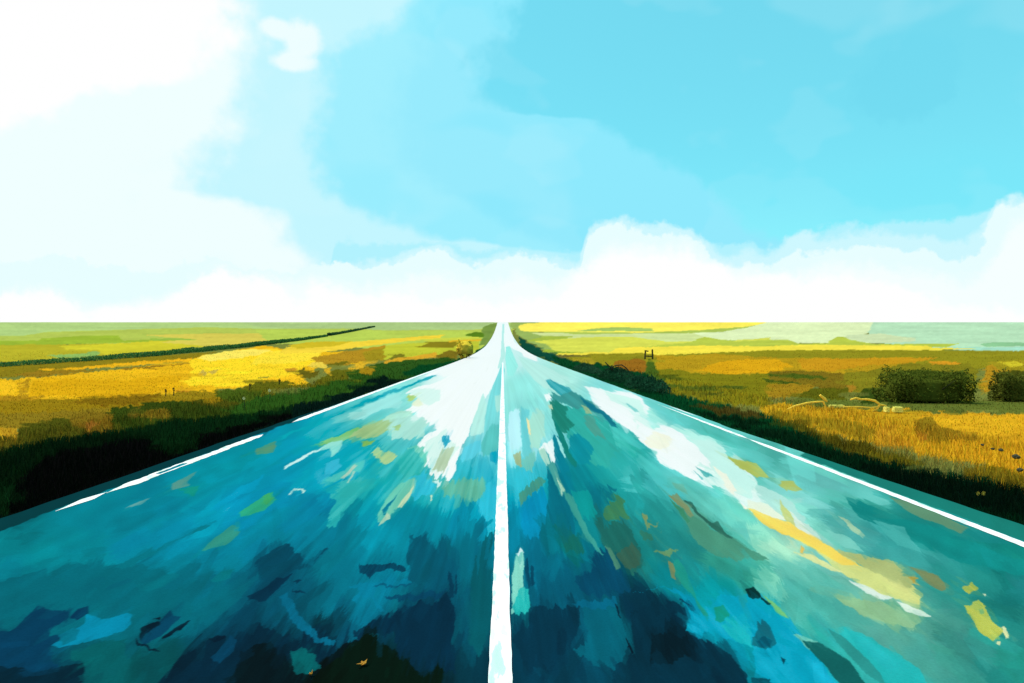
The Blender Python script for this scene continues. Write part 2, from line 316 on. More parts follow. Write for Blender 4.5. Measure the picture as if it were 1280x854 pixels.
ROAD2 = """
0,62,68|33,651 169,600.5 277,560.5 359,530.5 441,500.5 435,494 300,530 -60,655 -60,690
252,255,253|798,528 815,538 830,531 848,540 862,552 878,562 886,575 890,588 876,578 866,581 874,592 893,610 870,601 848,591 824,579 820,564 812,560 798,551
205,248,236|862,549 886,548 902,558 912,574 934,592 946,606 938,622 922,618 905,602 893,590 884,572
28,128,118|1340,698 1290,680 1184,640 1078,600 1000,571 1010,560 1340,670
222,250,240|512,489 530,485 550,488 550,500 535,508 524,502
222,250,240|530,552 558,536 560,547 574,561 562,575 548,590 536,586 537,568
182,205,165|542,585 553,560 564,559 568,561 560,580 553,592
0,165,200|553,546 562,545 564,551 556,558 552,552
185,240,228|598,507 604,491 608,505 605,530 604,541 595,544 587,546 592,525
110,215,216|628,454 631,462 628,480 626,500 624,530 615,546 605,546 607,520 609,507 613,492 618,478
165,228,215|618,495 627,492 628,508 622,515 619,512
80,195,190|604,546 615,530 626,530 624,560 616,571 605,571 600,556
0,170,200|613,568 624,560 624,581 613,579
75,205,225|580,560 600,550 603,562 590,575 575,576
185,238,228|628,405 630,405 630,430 632,445 628,452 625,460 622,460 626,445
150,240,228|632,434 637,433 643,446 648,458 642,470 634,470 632,450
140,186,85|450,552 468,550 464,556 455,557.5
175,206,80|510,493 520,496 517,501 511,500
240,245,205|515,505 522,498 529,507 520,509
165,205,115|492,533 502,531 501,537 494,538
178,211,135|466,566 474,557 480,568 485,565 496,570 490,577 480,583 470,573
140,225,210|399,561 415,553 428,550 426,563 416,570 413,560 405,562
205,242,238|356,583 378,570.5 401,560 401,561.6 380,573 357,585
215,240,220|361,618 367,612 375,610.5 381,614 380,617 376,618.5 378,615 374,612.6 368,614 363,619.5
85,150,118|320,562 345,551 347,557 338,566 322,569
45,170,130|300,641 320,625 340,615 344,625 330,638 315,643 303,646
62,172,105|328,620 336,616 342,624 333,632
0,182,212|405,580 422,575 425,585 415,593 407,593
170,206,182|427,597 445,579 448,582 431,599
170,206,182|435,603 442,589 444,591 438,603
100,200,175|470,646 485,620 500,605 521,597 516,612 505,628 490,641 475,656
0,120,150|476,640 490,626 497,618 490,630 480,645
205,226,178|498,633 509,616 517,607 513,618 503,635
190,220,182|472,658 484,640 488,646 478,656
240,240,192|538,621 541,620 542,623 540,625 538,623
232,250,240|540,602 553,601 549,609
85,150,140|216,604 235,594 245,589 238,598 236,607 217,612
20,145,130|221,611 246,608 245,618 232,619
92,156,156|158,635 175,626 193,619.5 181,628 172,631
50,150,135|252,688 270,672 292,656 301,660 300,668 285,680 265,685
150,200,60|200,760 200.5,760 201,761
0,118,130|263,726 275,715 291,711 289,722 270,728
0,55,85|88,772 98,761 111,757 109,768 95,776
0,140,175|64,807 75,800 90,790 104,781 107,769 130,772 160,767 165,778 156,788 120,799 90,807 75,809
0,118,140|72,795 90,786 100,788 96,800 80,806
0,68,96|196,780 212,763 226,772 200,796 180,807 177,800
0,32,46|172,796 175,785 198,777 201,779 182,793 177,801
0,32,46|167,799 188,809 205,812 190,813 172,806
0,32,46|203,796 215,787 238,775 234,781 226,788 220,790 207,798
0,32,46|190,774 198,772 199,776 193,776
0,30,46|258,800 275,793 281,797 272,802
0,66,95|262,822 275,812 286,795 296,799 291,815 275,829
0,98,102|362,815 378,811 393,820 400,836 380,844 368,839
0,48,70|308,746 330,735 350,721 364,719 346,738 330,753
0,48,70|366,727 378,724 370,730
0,48,70|364,735 374,738 384,742 372,741
0,105,136|349,746 360,741 372,760 390,785 400,797 420,803 415,810 395,803 375,786 360,766
0,60,84|449,705 505,706.5 507,713.5 471,714 462,724 457,718 452,715
0,125,155|436,731 510,724 516,730 470,737 465,750 481,765 475,767 462,748 450,745 445,756 438,750 450,740
0,88,118|468,733 515,731 513,734 470,736
0,70,100|478,748 530,742 560,738 545,748 500,752
0,60,84|560,713 565,720 568,748 562,750
0,60,84|569,720 571,720 571,745 568,745
0,108,128|595,700 599,680 602,676 600,700 597,720
0,108,128|604,700 612,668 614,670 611,700
255,252,250|651,439 672,447.5 671,452 655,446
225,248,240|640,418 650,425 662,437 655,436 643,428
55,170,180|682,475 687,473.5 700,481 713,485 715,490 700,493 688,484
30,130,115|686,502 694,500 710,510 706,519 718,531 711,538 705,542 695,535 690,520
20,120,142|725,496 740,505 755,515 769,531 772,534 764,531 752,518 735,511
20,120,142|752,519 760,518 770,530 766,534
75,160,146|730,520 742,520 748,535 756,547 745,546 735,535
145,178,130|727,506 735,510 741,518 733,518.5
15,145,160|711,546 722,542 735,550 741,560 736,580 720,582 712,567
20,128,118|690,520 700,535 706,550 713,566 724,582 718,584 708,569 700,552
160,232,225|693,541 700,553 708,571 706,572 697,555
250,230,160|658,523 661,525 664,544 661,544
252,254,252|680,493 687,491.5 688,500 683,502
200,215,170|685,507 689,506 690.5,512 687,513.5
250,254,252|672,561 690,549 694,580 690,583 686,570 680,563
170,220,200|672,562 680,560 688,580 684,583 677,572
160,180,130|641,570 651,565 652,586 645,580
110,200,186|652,576 668,565 670,576 665,590 652,586
70,160,155|685,582 694,579 700,595 708,617 702,620 692,600
192,226,190|697,597 707,615 702,618
72,150,130|649,616 660,608 675,597 682,600 678,609 660,622 650,631
60,160,150|706,616 716,619 721,635 736,665 752,692 755,696 748,690 735,676 722,652 708,626
15,148,148|714,614 735,611 746,640 740,646 728,650 720,630
62,132,92|754,640 772,619 781,625 781,640 787,645 770,652 756,649
55,98,82|768,692 790,679 802,695 796,711 780,709
70,130,110|756,683 762,684 776,710 770,712
0,70,95|655,700 659,696 664,730 660,735
0,70,95|664,710 668,709 669,735 664,735
130,215,196|640,716 645,691 653,688 655,705 653,736 650,757 648,761 640,766
246,255,250|644,692 650,686.5 655,690 648,694
35,185,180|640,757 650,735 660,734 663,756 655,769 645,766
0,105,136|713,753 770,747 773,757 730,761
0,28,42|769,755 773,760 776,774 772,768
0,28,42|781,795 785,800 792,818 787,814
0,150,180|788,741 830,734 850,745 866,763 880,766 872,752 850,738 830,733
0,55,80|848,748 858,754 865,757 856,757
20,150,130|890,759 905,757 912,768 900,775 896,778
30,150,136|836,710 850,699 863,725 871,750 886,771 878,769 866,746
132,140,92|835,702 842,705 846,726 840,723
112,152,102|815,691 834,689 846,685 839,698 828,694
122,146,96|802,640 806,640 810,657 823,654 809,663
48,120,100|800,665 815,668 818,678 805,676
45,105,92|854,626 862,627 875,642 890,655 898,652.5 905,665 919,674 910,673 900,669 885,656 870,641
132,152,110|835,620 847,617 858,632 869,645 865,648 852,635
60,142,108|837,624 855,638 863,651 858,653
100,180,160|840,603 855,605 860,618 845,612
252,254,252|767,487 790,491 801,498 806,511 790,506
216,252,240|754,488 800,501 808,521 790,513 765,501
120,210,205|783,504 797,512 795,516 785,508
255,250,225|803,551 820,540 840,545 838,556 825,561 812,559
252,248,225|893,584 910,593 919,613 921,622 905,606
240,248,222|934,624 960,631 986,651 960,646 940,641
250,254,254|926,628 932,630 937,636 930,636
70,180,178|868,582 890,594 884,598
80,190,188|866,587 880,598 876,598
178,190,76|908,569 920,575 945,579 962,598 945,596 925,586
175,188,86|974,600 990,601 1002,611 985,614 977,608
196,206,112|976,624 983,635 993,650 995,661 985,656 978,640
255,218,66|937,636 955,642 985,653 1010,667 1040,684 1062,700 1078,709 1055,707 1030,694 1000,677 965,662 950,651
235,185,60|998,690 1006,685 1008,689 1001,692
225,228,150|990,690 1015,695 1060,718 1040,714
122,140,96|1138,709 1172,719 1184,735 1178,740 1160,729
190,165,70|1138,722 1150,724 1145,731
225,240,226|1062,727 1085,735 1117,748 1105,751 1085,743
228,245,225|1122,753 1150,762 1163,771 1150,770 1130,762
110,200,182|990,792 1020,800 1062,840 1052,846 1010,812
20,100,98|1001,801 1022,802 1060,825 1092,870 1060,870 1035,836
45,150,145|1035,785 1060,800 1100,840 1110,860 1080,840 1050,808
110,190,120|950,740 975,760 985,772 970,765
0,50,50|931,735 940,732.5 948,740 950,745 942,749 935,745
0,62,62|949,744 961,753 958,756 950,748
20,105,122|944,774 950,781 953,775 965,785 971,800 965,809 950,811 940,807 941,795 947,788
0,80,100|944,800 955,795 966,800 962,808 948,809
0,55,72|976,821 982,824 980,830
0,75,90|938,844 962,848 956,860 938,860
185,190,72|1202,736 1215,727 1223,735 1212,743
186,195,74|1206,757 1213,757 1222,749 1233,757 1236,768 1242,777 1256,790 1240,801 1225,791 1215,771
120,180,120|1224,762 1230,760 1231,767 1226,768
240,240,190|1228,743 1232,742 1232,746
240,235,170|1253,785 1257,784 1262,797 1258,799
240,235,170|1245,801 1250,801 1249,806 1244,804
96,146,116|1108,619 1150,630 1212,661 1200,666 1140,643
176,206,162|1046,644 1060,650 1079,669 1075,671 1060,659
70,175,170|1090,650 1130,660 1150,690 1120,680
120,205,190|1030,660 1060,672 1080,690 1050,682
"""  # white rows continue the painted sky reflection, the rest are stains

S = 1.6
UA, UB, VA, VB = -64, 1344, 398, 872
NW, NH = int((UB-UA)*S), int((VB-VA)*S)
uu, vv = np.meshgrid(UA + (np.arange(NW)+.5)/S, VA + (np.arange(NH)+.5)/S)


def rows(text):
    for ln in text.strip().split('\n'):
        c, p = ln.split('|')
        yield [float(q) for q in c.split(',')], np.array([[float(a) for a in q.split(',')] for q in p.split()])


def fill(img, poly, colr, wu, wv, pad=14, alpha=1.0):
    x0, y0 = poly.min(0) - pad; x1, y1 = poly.max(0) + pad
    i0 = max(int((x0-UA)*S), 0); i1 = min(int((x1-UA)*S)+1, NW)
    j0 = max(int((y0-VA)*S), 0); j1 = min(int((y1-VA)*S)+1, NH)
    if i1 <= i0 or j1 <= j0:
        return
    a = wu[j0:j1, i0:i1]; b = wv[j0:j1, i0:i1]
    m = np.zeros(a.shape, bool)
    xj, yj = poly[-1]
    for xi, yi in poly:
        if yi != yj:
            c = (yi > b) != (yj > b)
            m ^= c & (a < (xj-xi)*(b-yi)/(yj-yi) + xi)
        xj, yj = xi, yi
    sub = img[j0:j1, i0:i1]
    sub[m] = sub[m]*(1-alpha) + np.array(colr)*alpha


def dab(img, cu, cv, ang, ln, wd, colr, alpha):
    """one elongated ragged smear"""
    r = ln*.5 + 3
    i0 = max(int((cu-r-UA)*S), 0); i1 = min(int((cu+r-UA)*S)+1, NW)
    j0 = max(int((cv-r-VA)*S), 0); j1 = min(int((cv+r-VA)*S)+1, NH)
    if i1 <= i0 or j1 <= j0:
        return
    a = uu[j0:j1, i0:i1] - cu; b = vv[j0:j1, i0:i1] - cv
    ca, sa = math.cos(ang), math.sin(ang)
    s = a*ca + b*sa; t = -a*sa + b*ca
    end = ln*.5*(1 - .35*(vnoise(t*1.1 + cu, cv*.3, 3)+.5))
    m = (np.abs(s) < end) & (np.abs(t) < wd*.5*(1 - .25*np.abs(s)/(ln*.5)))
    sub = img[j0:j1, i0:i1]
    sub[m] = sub[m]*(1-alpha) + colr*alpha


dr_u, dr_v = uu - U0, vv - V0
rad = np.hypot(dr_u, dr_v) + 1e-3
the = np.arctan2(dr_v, dr_u)


def bake_fields():
    img = np.zeros((NH, NW, 3)); img[:] = (120, 130, 60)
    wu = uu + 3*vnoise(uu*.03, vv*.8, 1) + 6*vnoise(uu*.07, vv*.15, 2) + 3.0*vnoise(uu*.3, vv*.35, 3)
    wv = vv + 1.6*vnoise(uu*.1, vv*.3, 4)*np.clip((vv-415)/40, .2, 3) + 2.2*vnoise(uu*.3, vv*.3, 7)*np.clip((vv-415)/40, .1, 2)
    for c, p in rows(FIELD):
        fill(img, p, c, wu, wv)
    r = np.random.default_rng(3)
    for _ in range(1500):
        cu = r.uniform(UA, UB); cv = 404 + 270*r.random()**1.5
        i = min(max(int((cu-UA)*S), 0), NW-1); j = min(max(int((cv-VA)*S), 0), NH-1)
        c = img[j, i].copy() * (1 + r.normal(0, .05))
        k = np.clip((cv-405)/60, .25, 2.2)
        dab(img, cu, cv, r.normal(0, .05), r.uniform(14, 46)*min(k, 1.3), r.uniform(1.2, 4.5)*k, c, .6)
    img *= (1 + .07*vnoise(uu*.03, vv*.5, 21) + .05*vnoise(uu*.25, vv*.8, 22))[..., None]
    return np.clip(img, 0, 255)


def bake_road():
    pts = np.array([[float(a) for a in q.split(',')] for q in BASE.split()])
    k = 8
    su, sv = uu[::k, ::k], vv[::k, ::k]
    acc = np.zeros(su.shape + (3,)); wt = np.zeros(su.shape)
    for x, y, *c in pts:
        w = 1 / (((su-x)**2 + ((sv-y)*1.3)**2) + 120)**2
        acc += w[..., None]*np.array(c); wt += w
    low = acc / wt[..., None]
    jj = np.clip(np.arange(NH)/k, 0, low.shape[0]-1.001); ii = np.clip(np.arange(NW)/k, 0, low.shape[1]-1.001)
    j0 = jj.astype(int); i0 = ii.astype(int); fj = (jj-j0)[:, None, None]; fi = (ii-i0)[None, :, None]
    img = ((low[j0][:, i0]*(1-fi) + low[j0][:, i0+1]*fi)*(1-fj) + (low[j0+1][:, i0]*(1-fi) + low[j0+1][:, i0+1]*fi)*fj)
    r = np.random.default_rng(5)

    def dabs(n, lo, hi, alpha, jit, scat):
        for _ in range(n):
            cu = r.uniform(UA, UB); cv = 440 + 425*r.random()
            rr = math.hypot(cu-U0, cv-V0)
            i = min(max(int((cu-UA)*S), 0), NW-1); j = min(max(int((cv-VA)*S), 0), NH-1)
            jj_ = jit*(1 + 2.6*max(0, 1 - img[j, i].mean()/70)); c = img[j, i] * (1 + r.normal(0, jj_) + r.normal(0, jit*.25, 3))
            ang = math.atan2(cv-V0, cu-U0) + r.normal(0, scat)
            ln = np.clip(rr*.28, 10, 70)*r.uniform(lo, hi)
            dab(img, cu, cv, ang, ln, ln*r.uniform(.12, .35), np.clip(c, 0, 255), alpha)
    dabs(900, .8, 1.6, .6, .05, .35)
    amp = np.clip(rad*.05, .5, 11)
    n1 = amp*vnoise(the*70, rad*.012, 31) + .5*amp*vnoise(the*170, rad*.02, 32)
    wu = uu + n1*dr_u/rad + 4*vnoise(uu*.09, vv*.09, 33)*np.clip(rad/120, .2, 1) + 1.6*vnoise(uu*.35, vv*.35, 34)*np.clip(rad/120, .2, 1)
    wv = vv + n1*dr_v/rad + 4*vnoise(uu*.09, vv*.09, 35)*np.clip(rad/120, .2, 1) + 1.6*vnoise(uu*.35, vv*.35, 36)*np.clip(rad/120, .2, 1)
    for c, p in rows(ROAD1):
        fill(img, p, c, wu, wv)
    dabs(1000, .35, .9, .5, .04, .3)
    hu = uu + .6*(wu-uu); hv = vv + .6*(wv-vv)
    for c, p in rows(ROAD2):
        fill(img, p, c, hu, hv)
    dabs(600, .15, .4, .4, .05, .35)
    # smear the stains and painted sky sheen out along the road
    for sd_, k_, a_ in ((61, 110, .13), (63, 240, .08)):
        sh = np.clip(rad*.10, 0, 26)*vnoise(the*k_, rad*.006, sd_)*2
        j = np.clip(((vv + sh*dr_v/rad - VA)*S).astype(int), 0, NH-1); i = np.clip(((uu + sh*dr_u/rad - UA)*S).astype(int), 0, NW-1)
        img = img*(1-a_) + img[j, i]*a_
    soft = 1 - .75*np.clip((img.mean(-1)-190)/50, 0, 1)
    img *= (1 + soft*(.08*vnoise(the*60, rad*.01, 41) + .06*vnoise(uu*.06, vv*.06, 42)))[..., None]
    return np.clip(img, 0, 255)


FIELD_IMG = bake_fields()
ROAD_IMG = bake_road()


def lin(c):
    c = np.asarray(c, float)/255
    return np.where(c <= .04045, c/12.92, ((c+.055)/1.055)**2.4)


def pick(img, u, v):
    u = np.where(u < -60, -60 + np.abs((-60-u) % 2000 - 0)*.4, u)
    u = np.where(u > 1340, 1340 - np.abs((u-1340) % 2000)*.4, u)
    x = np.clip((u-UA)*S - .5, 0, NW-1.001); y = np.clip((v-VA)*S - .5, 0, NH-1.001)
    i = x.astype(int); j = y.astype(int); fx = (x-i)[..., None]; fy = (y-j)[..., None]
    return (img[j, i]*(1-fx) + img[j, i+1]*fx)*(1-fy) + (img[j+1, i]*(1-fx) + img[j+1, i+1]*fx)*fy


def survey_of(X, Y, zf):
    near = np.maximum(np.abs(X)*FP/678, 3.42)
    Ys = np.where(Y < near, near + (near - Y)*.55, Y)
    return to_survey(X, Ys, zf(X, Ys))


GAIN = np.array([1.40, 1.56, 1.60])      # how bright a white sheet lies under this sun and sky
ALB = lambda c, g=GAIN: np.clip(lin(c)/g, .002, .87)


# ------------------------------------------------------------------ mesh helpers
def mesh_np(name, co, faces, colors=None, mat=None, parent=None, smooth=False, gloss=None):
    me = bpy.data.meshes.new(name)
    co = np.asarray(co, np.float32); faces = np.asarray(faces, np.int32)
    n = faces.shape[1]
    me.vertices.add(len(co)); me.vertices.foreach_set('co', co.ravel())
    me.loops.add(faces.size); me.loops.foreach_set('vertex_index', faces.ravel())
    me.polygons.add(len(faces))
    me.polygons.foreach_set('loop_start', np.arange(0, faces.size, n, dtype=np.int32))
    me.polygons.foreach_set('loop_total', np.full(len(faces), n, np.int32))
    if smooth:
        me.polygons.foreach_set('use_smooth', np.ones(len(faces), bool))
    if colors is not None:
        at = me.color_attributes.new('tint', 'FLOAT_COLOR', 'POINT')
        c4 = np.ones((len(co), 4), np.float32); c4[:, :3] = colors
        if gloss is not None: c4[:, 3] = gloss
        at.data.foreach_set('color', c4.ravel())
    me.update(calc_edges=True)
    if mat:
        me.materials.append(mat)
    o = bpy.data.objects.new(name, me); COL.objects.link(o)
    if parent:
        o.parent = parent
    return o


def grid_faces(nr, nc):
    a = (np.arange(nr-1)[:, None]*nc + np.arange(nc-1)[None, :]).ravel()
    return np.stack([a, a+1, a+nc+1, a+nc], 1)


def tag(o, label=None, cat=None, group=None, kind=None):
    if label: o['label'] = label
    if cat: o['category'] = cat
    if group: o['group'] = group
    if kind: o['kind'] = kind
    return o


def empty(name, loc, label, cat, group=None):
    e = bpy.data.objects.new(name, None); COL.objects.link(e)
    e.location = loc; e.empty_display_size = .2
    return tag(e, label, cat, group)


# ------------------------------------------------------------------ materials
def new_mat(name):
    m = bpy.data.materials.new(name); m.use_nodes = True
    nt = m.node_tree; nt.nodes.clear()
    out = nt.nodes.new('ShaderNodeOutputMaterial')
    return m, nt, out


def N(nt, typ, **kw):
    n = nt.nodes.new(typ)
    for k, v in kw.items():
        setattr(n, k, v)
    return n


def speckled(nt, col_socket, scale, amount, detail=3):
    tc = N(nt, 'ShaderNodeTexCoord')
    nz = N(nt, 'ShaderNodeTexNoise'); nz.inputs['Scale'].default_value = scale; nz.inputs['Detail'].default_value = detail
    nt.links.new(tc.outputs['Object'], nz.inputs['Vector'])
    mr = N(nt, 'ShaderNodeMapRange'); mr.inputs[1].default_value = .25; mr.inputs[2].default_value = .75
    mr.inputs[3].default_value = 1-amount; mr.inputs[4].default_value = 1+amount
    nt.links.new(nz.outputs['Fac'], mr.inputs[0])
    mx = N(nt, 'ShaderNodeVectorMath', operation='SCALE')
    nt.links.new(col_socket, mx.inputs[0]); nt.links.new(mr.outputs[0], mx.inputs['Scale'])
    return mx.outputs[0], nz.outputs['Fac']


def tint_mat(name, rough=.8, spec=.1, scale=30, amount=.12, bump=0.0, up=0.0, flat=None, wet=0.0, thin=0.0):
    m, nt, out = new_mat(name)
    if flat is None:
        a = N(nt, 'ShaderNodeAttribute'); a.attribute_name = 'tint'; src = a.outputs['Color']
    else:
        g = N(nt, 'ShaderNodeRGB'); g.outputs[0].default_value = (*flat, 1); src = g.outputs[0]
    c, fac = speckled(nt, src, scale, amount)
    b = N(nt, 'ShaderNodeBsdfPrincipled')
    b.inputs['Roughness'].default_value = rough
    b.inputs['Specular IOR Level'].default_value = spec
    nt.links.new(c, b.inputs['Base Color'])
    if wet:
        ml = N(nt, 'ShaderNodeMath', operation='MULTIPLY'); ml.inputs[1].default_value = wet
        nt.links.new(a.outputs['Alpha'], ml.inputs[0]); nt.links.new(ml.outputs[0], b.inputs['Specular IOR Level'])
    if bump:
        bp = N(nt, 'ShaderNodeBump'); bp.inputs['Strength'].default_value = bump; bp.inputs['Distance'].default_value = .01
        nt.links.new(fac, bp.inputs['Height']); nt.links.new(bp.outputs[0], b.inputs['Normal'])
    if up:
        ge = N(nt, 'ShaderNodeNewGeometry')
        s = N(nt, 'ShaderNodeVectorMath', operation='SCALE'); s.inputs['Scale'].default_value = 1-up
        nt.links.new(ge.outputs['Normal'], s.inputs[0])
        ad = N(nt, 'ShaderNodeVectorMath', operation='ADD'); ad.inputs[1].default_value = (0, 0, up)
        nt.links.new(s.outputs[0], ad.inputs[0])
        no = N(nt, 'ShaderNodeVectorMath', operation='NORMALIZE'); nt.links.new(ad.outputs[0], no.inputs[0])
        nt.links.new(no.outputs[0], b.inputs['Normal'])
    if thin:
        tr = N(nt, 'ShaderNodeBsdfTranslucent'); nt.links.new(c, tr.inputs['Color'])
        ms = N(nt, 'ShaderNodeMixShader'); ms.inputs[0].default_value = thin
        nt.links.new(b.outputs[0], ms.inputs[1]); nt.links.new(tr.outputs[0], ms.inputs[2])
        nt.links.new(ms.outputs[0], out.inputs[0])
    else:
        nt.links.new(b.outputs[0], out.inputs[0])
    return m


M_ROAD = tint_mat('stain_and_sheen_road', rough=.5, spec=0, scale=70, amount=.08, bump=.12, wet=.3)  # base colour holds stains plus painted sky reflection
M_GROUND = tint_mat('field_soil', rough=1, spec=0, scale=5, amount=.06)
M_BLADE = tint_mat('crop_blades', rough=.9, spec=0, scale=2, amount=.10, up=.8, thin=.3)
M_LEAF = tint_mat('leaves', rough=.8, spec=.05, scale=3, amount=.2, up=.7, thin=.35)
M_SUNLEAF = tint_mat('sunny_leaves', rough=.9, spec=0, scale=3, amount=.12, up=.6, thin=.2)
M_BARK = tint_mat('bark', rough=.9, spec=.05, scale=20, amount=.3, flat=(.03, .035, .018))
M_WOOD = tint_mat('dark_timber', rough=.9, spec=.05, scale=15, amount=.3, flat=(.05, .055, .02))
M_STRAW = tint_mat('straw', rough=.9, spec=.05, scale=25, amount=.25, flat=(.78, .54, .06))
M_PALESTRAW = tint_mat('pale_straw', rough=.9, spec=.05, scale=25, amount=.25, flat=(.66, .62, .12))
M_STONE = tint_mat('stone', rough=.9, spec=.1, scale=18, amount=.35, flat=(.05, .055, .03))
M_PETAL = tint_mat('petal', rough=.7, spec=.1, scale=40, amount=.1, flat=(.75, .72, .35))
M_GOLDPETAL = tint_mat('gold_petal', rough=.7, spec=.1, scale=40, amount=.1, flat=(.6, .48, .06))
M_DRYLEAF = tint_mat('dry_leaf', rough=.6, spec=.2, scale=50, amount=.2, flat=(.62, .32, .03))


def paint_mat():
    m, nt, out = new_mat('road_paint')
    tc = N(nt, 'ShaderNodeTexCoord')
    mp = N(nt, 'ShaderNodeMapping'); mp.inputs['Scale'].default_value = (8, 1.8, 1)
    nt.links.new(tc.outputs['Object'], mp.inputs['Vector'])
    nz = N(nt, 'ShaderNodeTexNoise'); nz.inputs['Scale'].default_value = 1.3; nz.inputs['Detail'].default_value = 4
    nt.links.new(mp.outputs[0], nz.inputs['Vector'])
    cr = N(nt, 'ShaderNodeValToRGB')
    e = cr.color_ramp.elements
    e[0].position = .0; e[0].color = (.34, .58, .50, 1)
    e[1].position = .43; e[1].color = (.80, .81, .79, 1)
    k = e.new(.40); k.color = (.48, .66, .58, 1)
    k = e.new(.60); k.color = (.80, .81, .79, 1)
    k = e.new(.63); k.color = (.66, .78, .66, 1)
    nt.links.new(nz.outputs['Fac'], cr.inputs[0])
    b = N(nt, 'ShaderNodeBsdfPrincipled'); b.inputs['Roughness'].default_value = .6; b.inputs['Specular IOR Level'].default_value = .2
    nt.links.new(cr.outputs[0], b.inputs['Base Color']); nt.links.new(b.outputs[0], out.inputs[0])
    return m


M_PAINT = paint_mat()

# ------------------------------------------------------------------ ground sheet
rows_v = np.arange(866, 401.6, -.85)
rows_Y = depth_at(rows_v)
near = np.array([-300, -60, -20, -8, -3, 0, 1.2, 2.2])
far = np.array([655, 680, 720, 800, 900, 1100, 1500, 2200, 3500, 6000, 9000])
GY = np.concatenate([near, rows_Y[rows_Y > 2.3], far]); GY = np.unique(GY)
cu = np.concatenate([np.array([-60000, -20000, -9000, -5000, -3000, -1800, -1200, -800, -500, -300, -180]),
                     np.arange(-110, 1391, 1.5), np.array([1460, 1580, 1780, 2050, 2450, 3000, 4300, 6300, 10000, 21000, 61000])])
GU, GYY = np.meshgrid(cu, GY)
GX = (GU-U0)/FP*np.maximum(GYY, 3.2)
GZ = ground_z(GX, GYY)
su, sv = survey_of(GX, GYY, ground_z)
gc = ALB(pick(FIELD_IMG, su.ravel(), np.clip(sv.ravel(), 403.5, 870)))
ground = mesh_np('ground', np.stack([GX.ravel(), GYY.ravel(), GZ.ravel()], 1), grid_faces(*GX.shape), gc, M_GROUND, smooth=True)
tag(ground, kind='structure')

# ------------------------------------------------------------------ road sheet
RY = np.concatenate([[-300, -60, -20, -6, -2, 0, 1.2, 2.0, 2.6], depth_at(np.arange(870, 401.8, -.8)), [660, 700, 760, 820]])
RY = np.unique(RY)
xs = np.linspace(-1, 1, 1500)
XX, YY = np.meshgrid(xs, RY)
edge = half_at(XX, YY) + .05*vnoise(YY*.6, XX*0, 51) + .03*vnoise(YY*2.3, XX*0, 52)
XX = XX*edge
ZZ = road_z(YY) + .012*(1-(XX/HALF)**2)
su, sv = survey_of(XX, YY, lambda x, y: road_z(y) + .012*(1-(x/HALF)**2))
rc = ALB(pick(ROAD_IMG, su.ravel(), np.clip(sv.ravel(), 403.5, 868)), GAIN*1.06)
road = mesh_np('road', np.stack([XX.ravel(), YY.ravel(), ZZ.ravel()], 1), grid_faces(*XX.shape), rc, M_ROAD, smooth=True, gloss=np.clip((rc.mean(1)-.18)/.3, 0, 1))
tag(road, kind='structure')


def ribbon(name, X, y0, y1, width, wob=.1, taper0=0, taper1=0, n=400, seed=0):
    v0 = float(V0 + FP*EYE/y0) if y0 < 60 else None
    t = np.linspace(0, 1, n)
    Y = 1/((1-t)/y0 + t/y1)
    w = width*.5*np.ones(n)
    if taper0: w *= np.clip((Y-y0)/taper0, .08, 1)
    if taper1: w *= np.clip((y1-Y)/taper1, .08, 1)
    L = X - w*(1 + wob*vnoise(Y*3, Y*0, seed) + wob*.8*vnoise(Y*11, Y*0, seed+1))
    Rr = X + w*(1 + wob*vnoise(Y*3, Y*0, seed+2) + wob*.8*vnoise(Y*11, Y*0, seed+3))
    crown = lambda x: .012*(1-(x/HALF)**2)
    zl = road_z(Y) + crown(L) + .004 + Y*2e-5; zr = road_z(Y) + crown(Rr) + .004 + Y*2e-5
    co = np.concatenate([np.stack([L, Y, zl], 1), np.stack([Rr, Y, zr], 1)])
    i = np.arange(n-1)
    return co, np.stack([i, i+n, i+n+1, i+1], 1)


def markings(name, parts):
    cos, fs, k = [], [], 0
    for p in parts:
        co, f = ribbon(name, **p)
        cos.append(co); fs.append(f+k); k += len(co)
    o = mesh_np(name, np.concatenate(cos), np.concatenate(fs), None, M_PAINT, road)
    tag(o, kind='structure')
    return o


markings('centre_line', [dict(X=-.012, y0=1.5, y1=64, width=.116, wob=.09, seed=60, n=900)])
markings('edge_line', [dict(X=-4.555, y0=6.95, y1=7.85, width=.13, taper0=.5, taper1=.35, seed=63),
                       dict(X=-4.53, y0=7.8, y1=8.95, width=.15, taper0=.5, wob=.35, seed=66),
                       dict(X=-4.585, y0=8.95, y1=9.75, width=.05, wob=.9, seed=81),
                       dict(X=-4.475, y0=8.95, y1=9.75, width=.028, wob=.9, seed=85),
                       dict(X=-4.53, y0=9.75, y1=12.9, width=.155, taper1=.4, wob=.35, seed=66),
                       dict(X=-4.60, y0=14.9, y1=62, width=.17, taper0=.8, taper1=20, wob=.2, seed=69)])
markings('edge_line', [dict(X=4.42, y0=2, y1=12.4, width=.108, taper1=.8, wob=.2, seed=72),
                       dict(X=4.42, y0=12.3, y1=19.5, width=.10, taper0=.4, taper1=5, wob=.3, seed=78),
                       dict(X=4.60, y0=16.1, y1=19, width=.05, taper0=1, taper1=1, seed=75)])

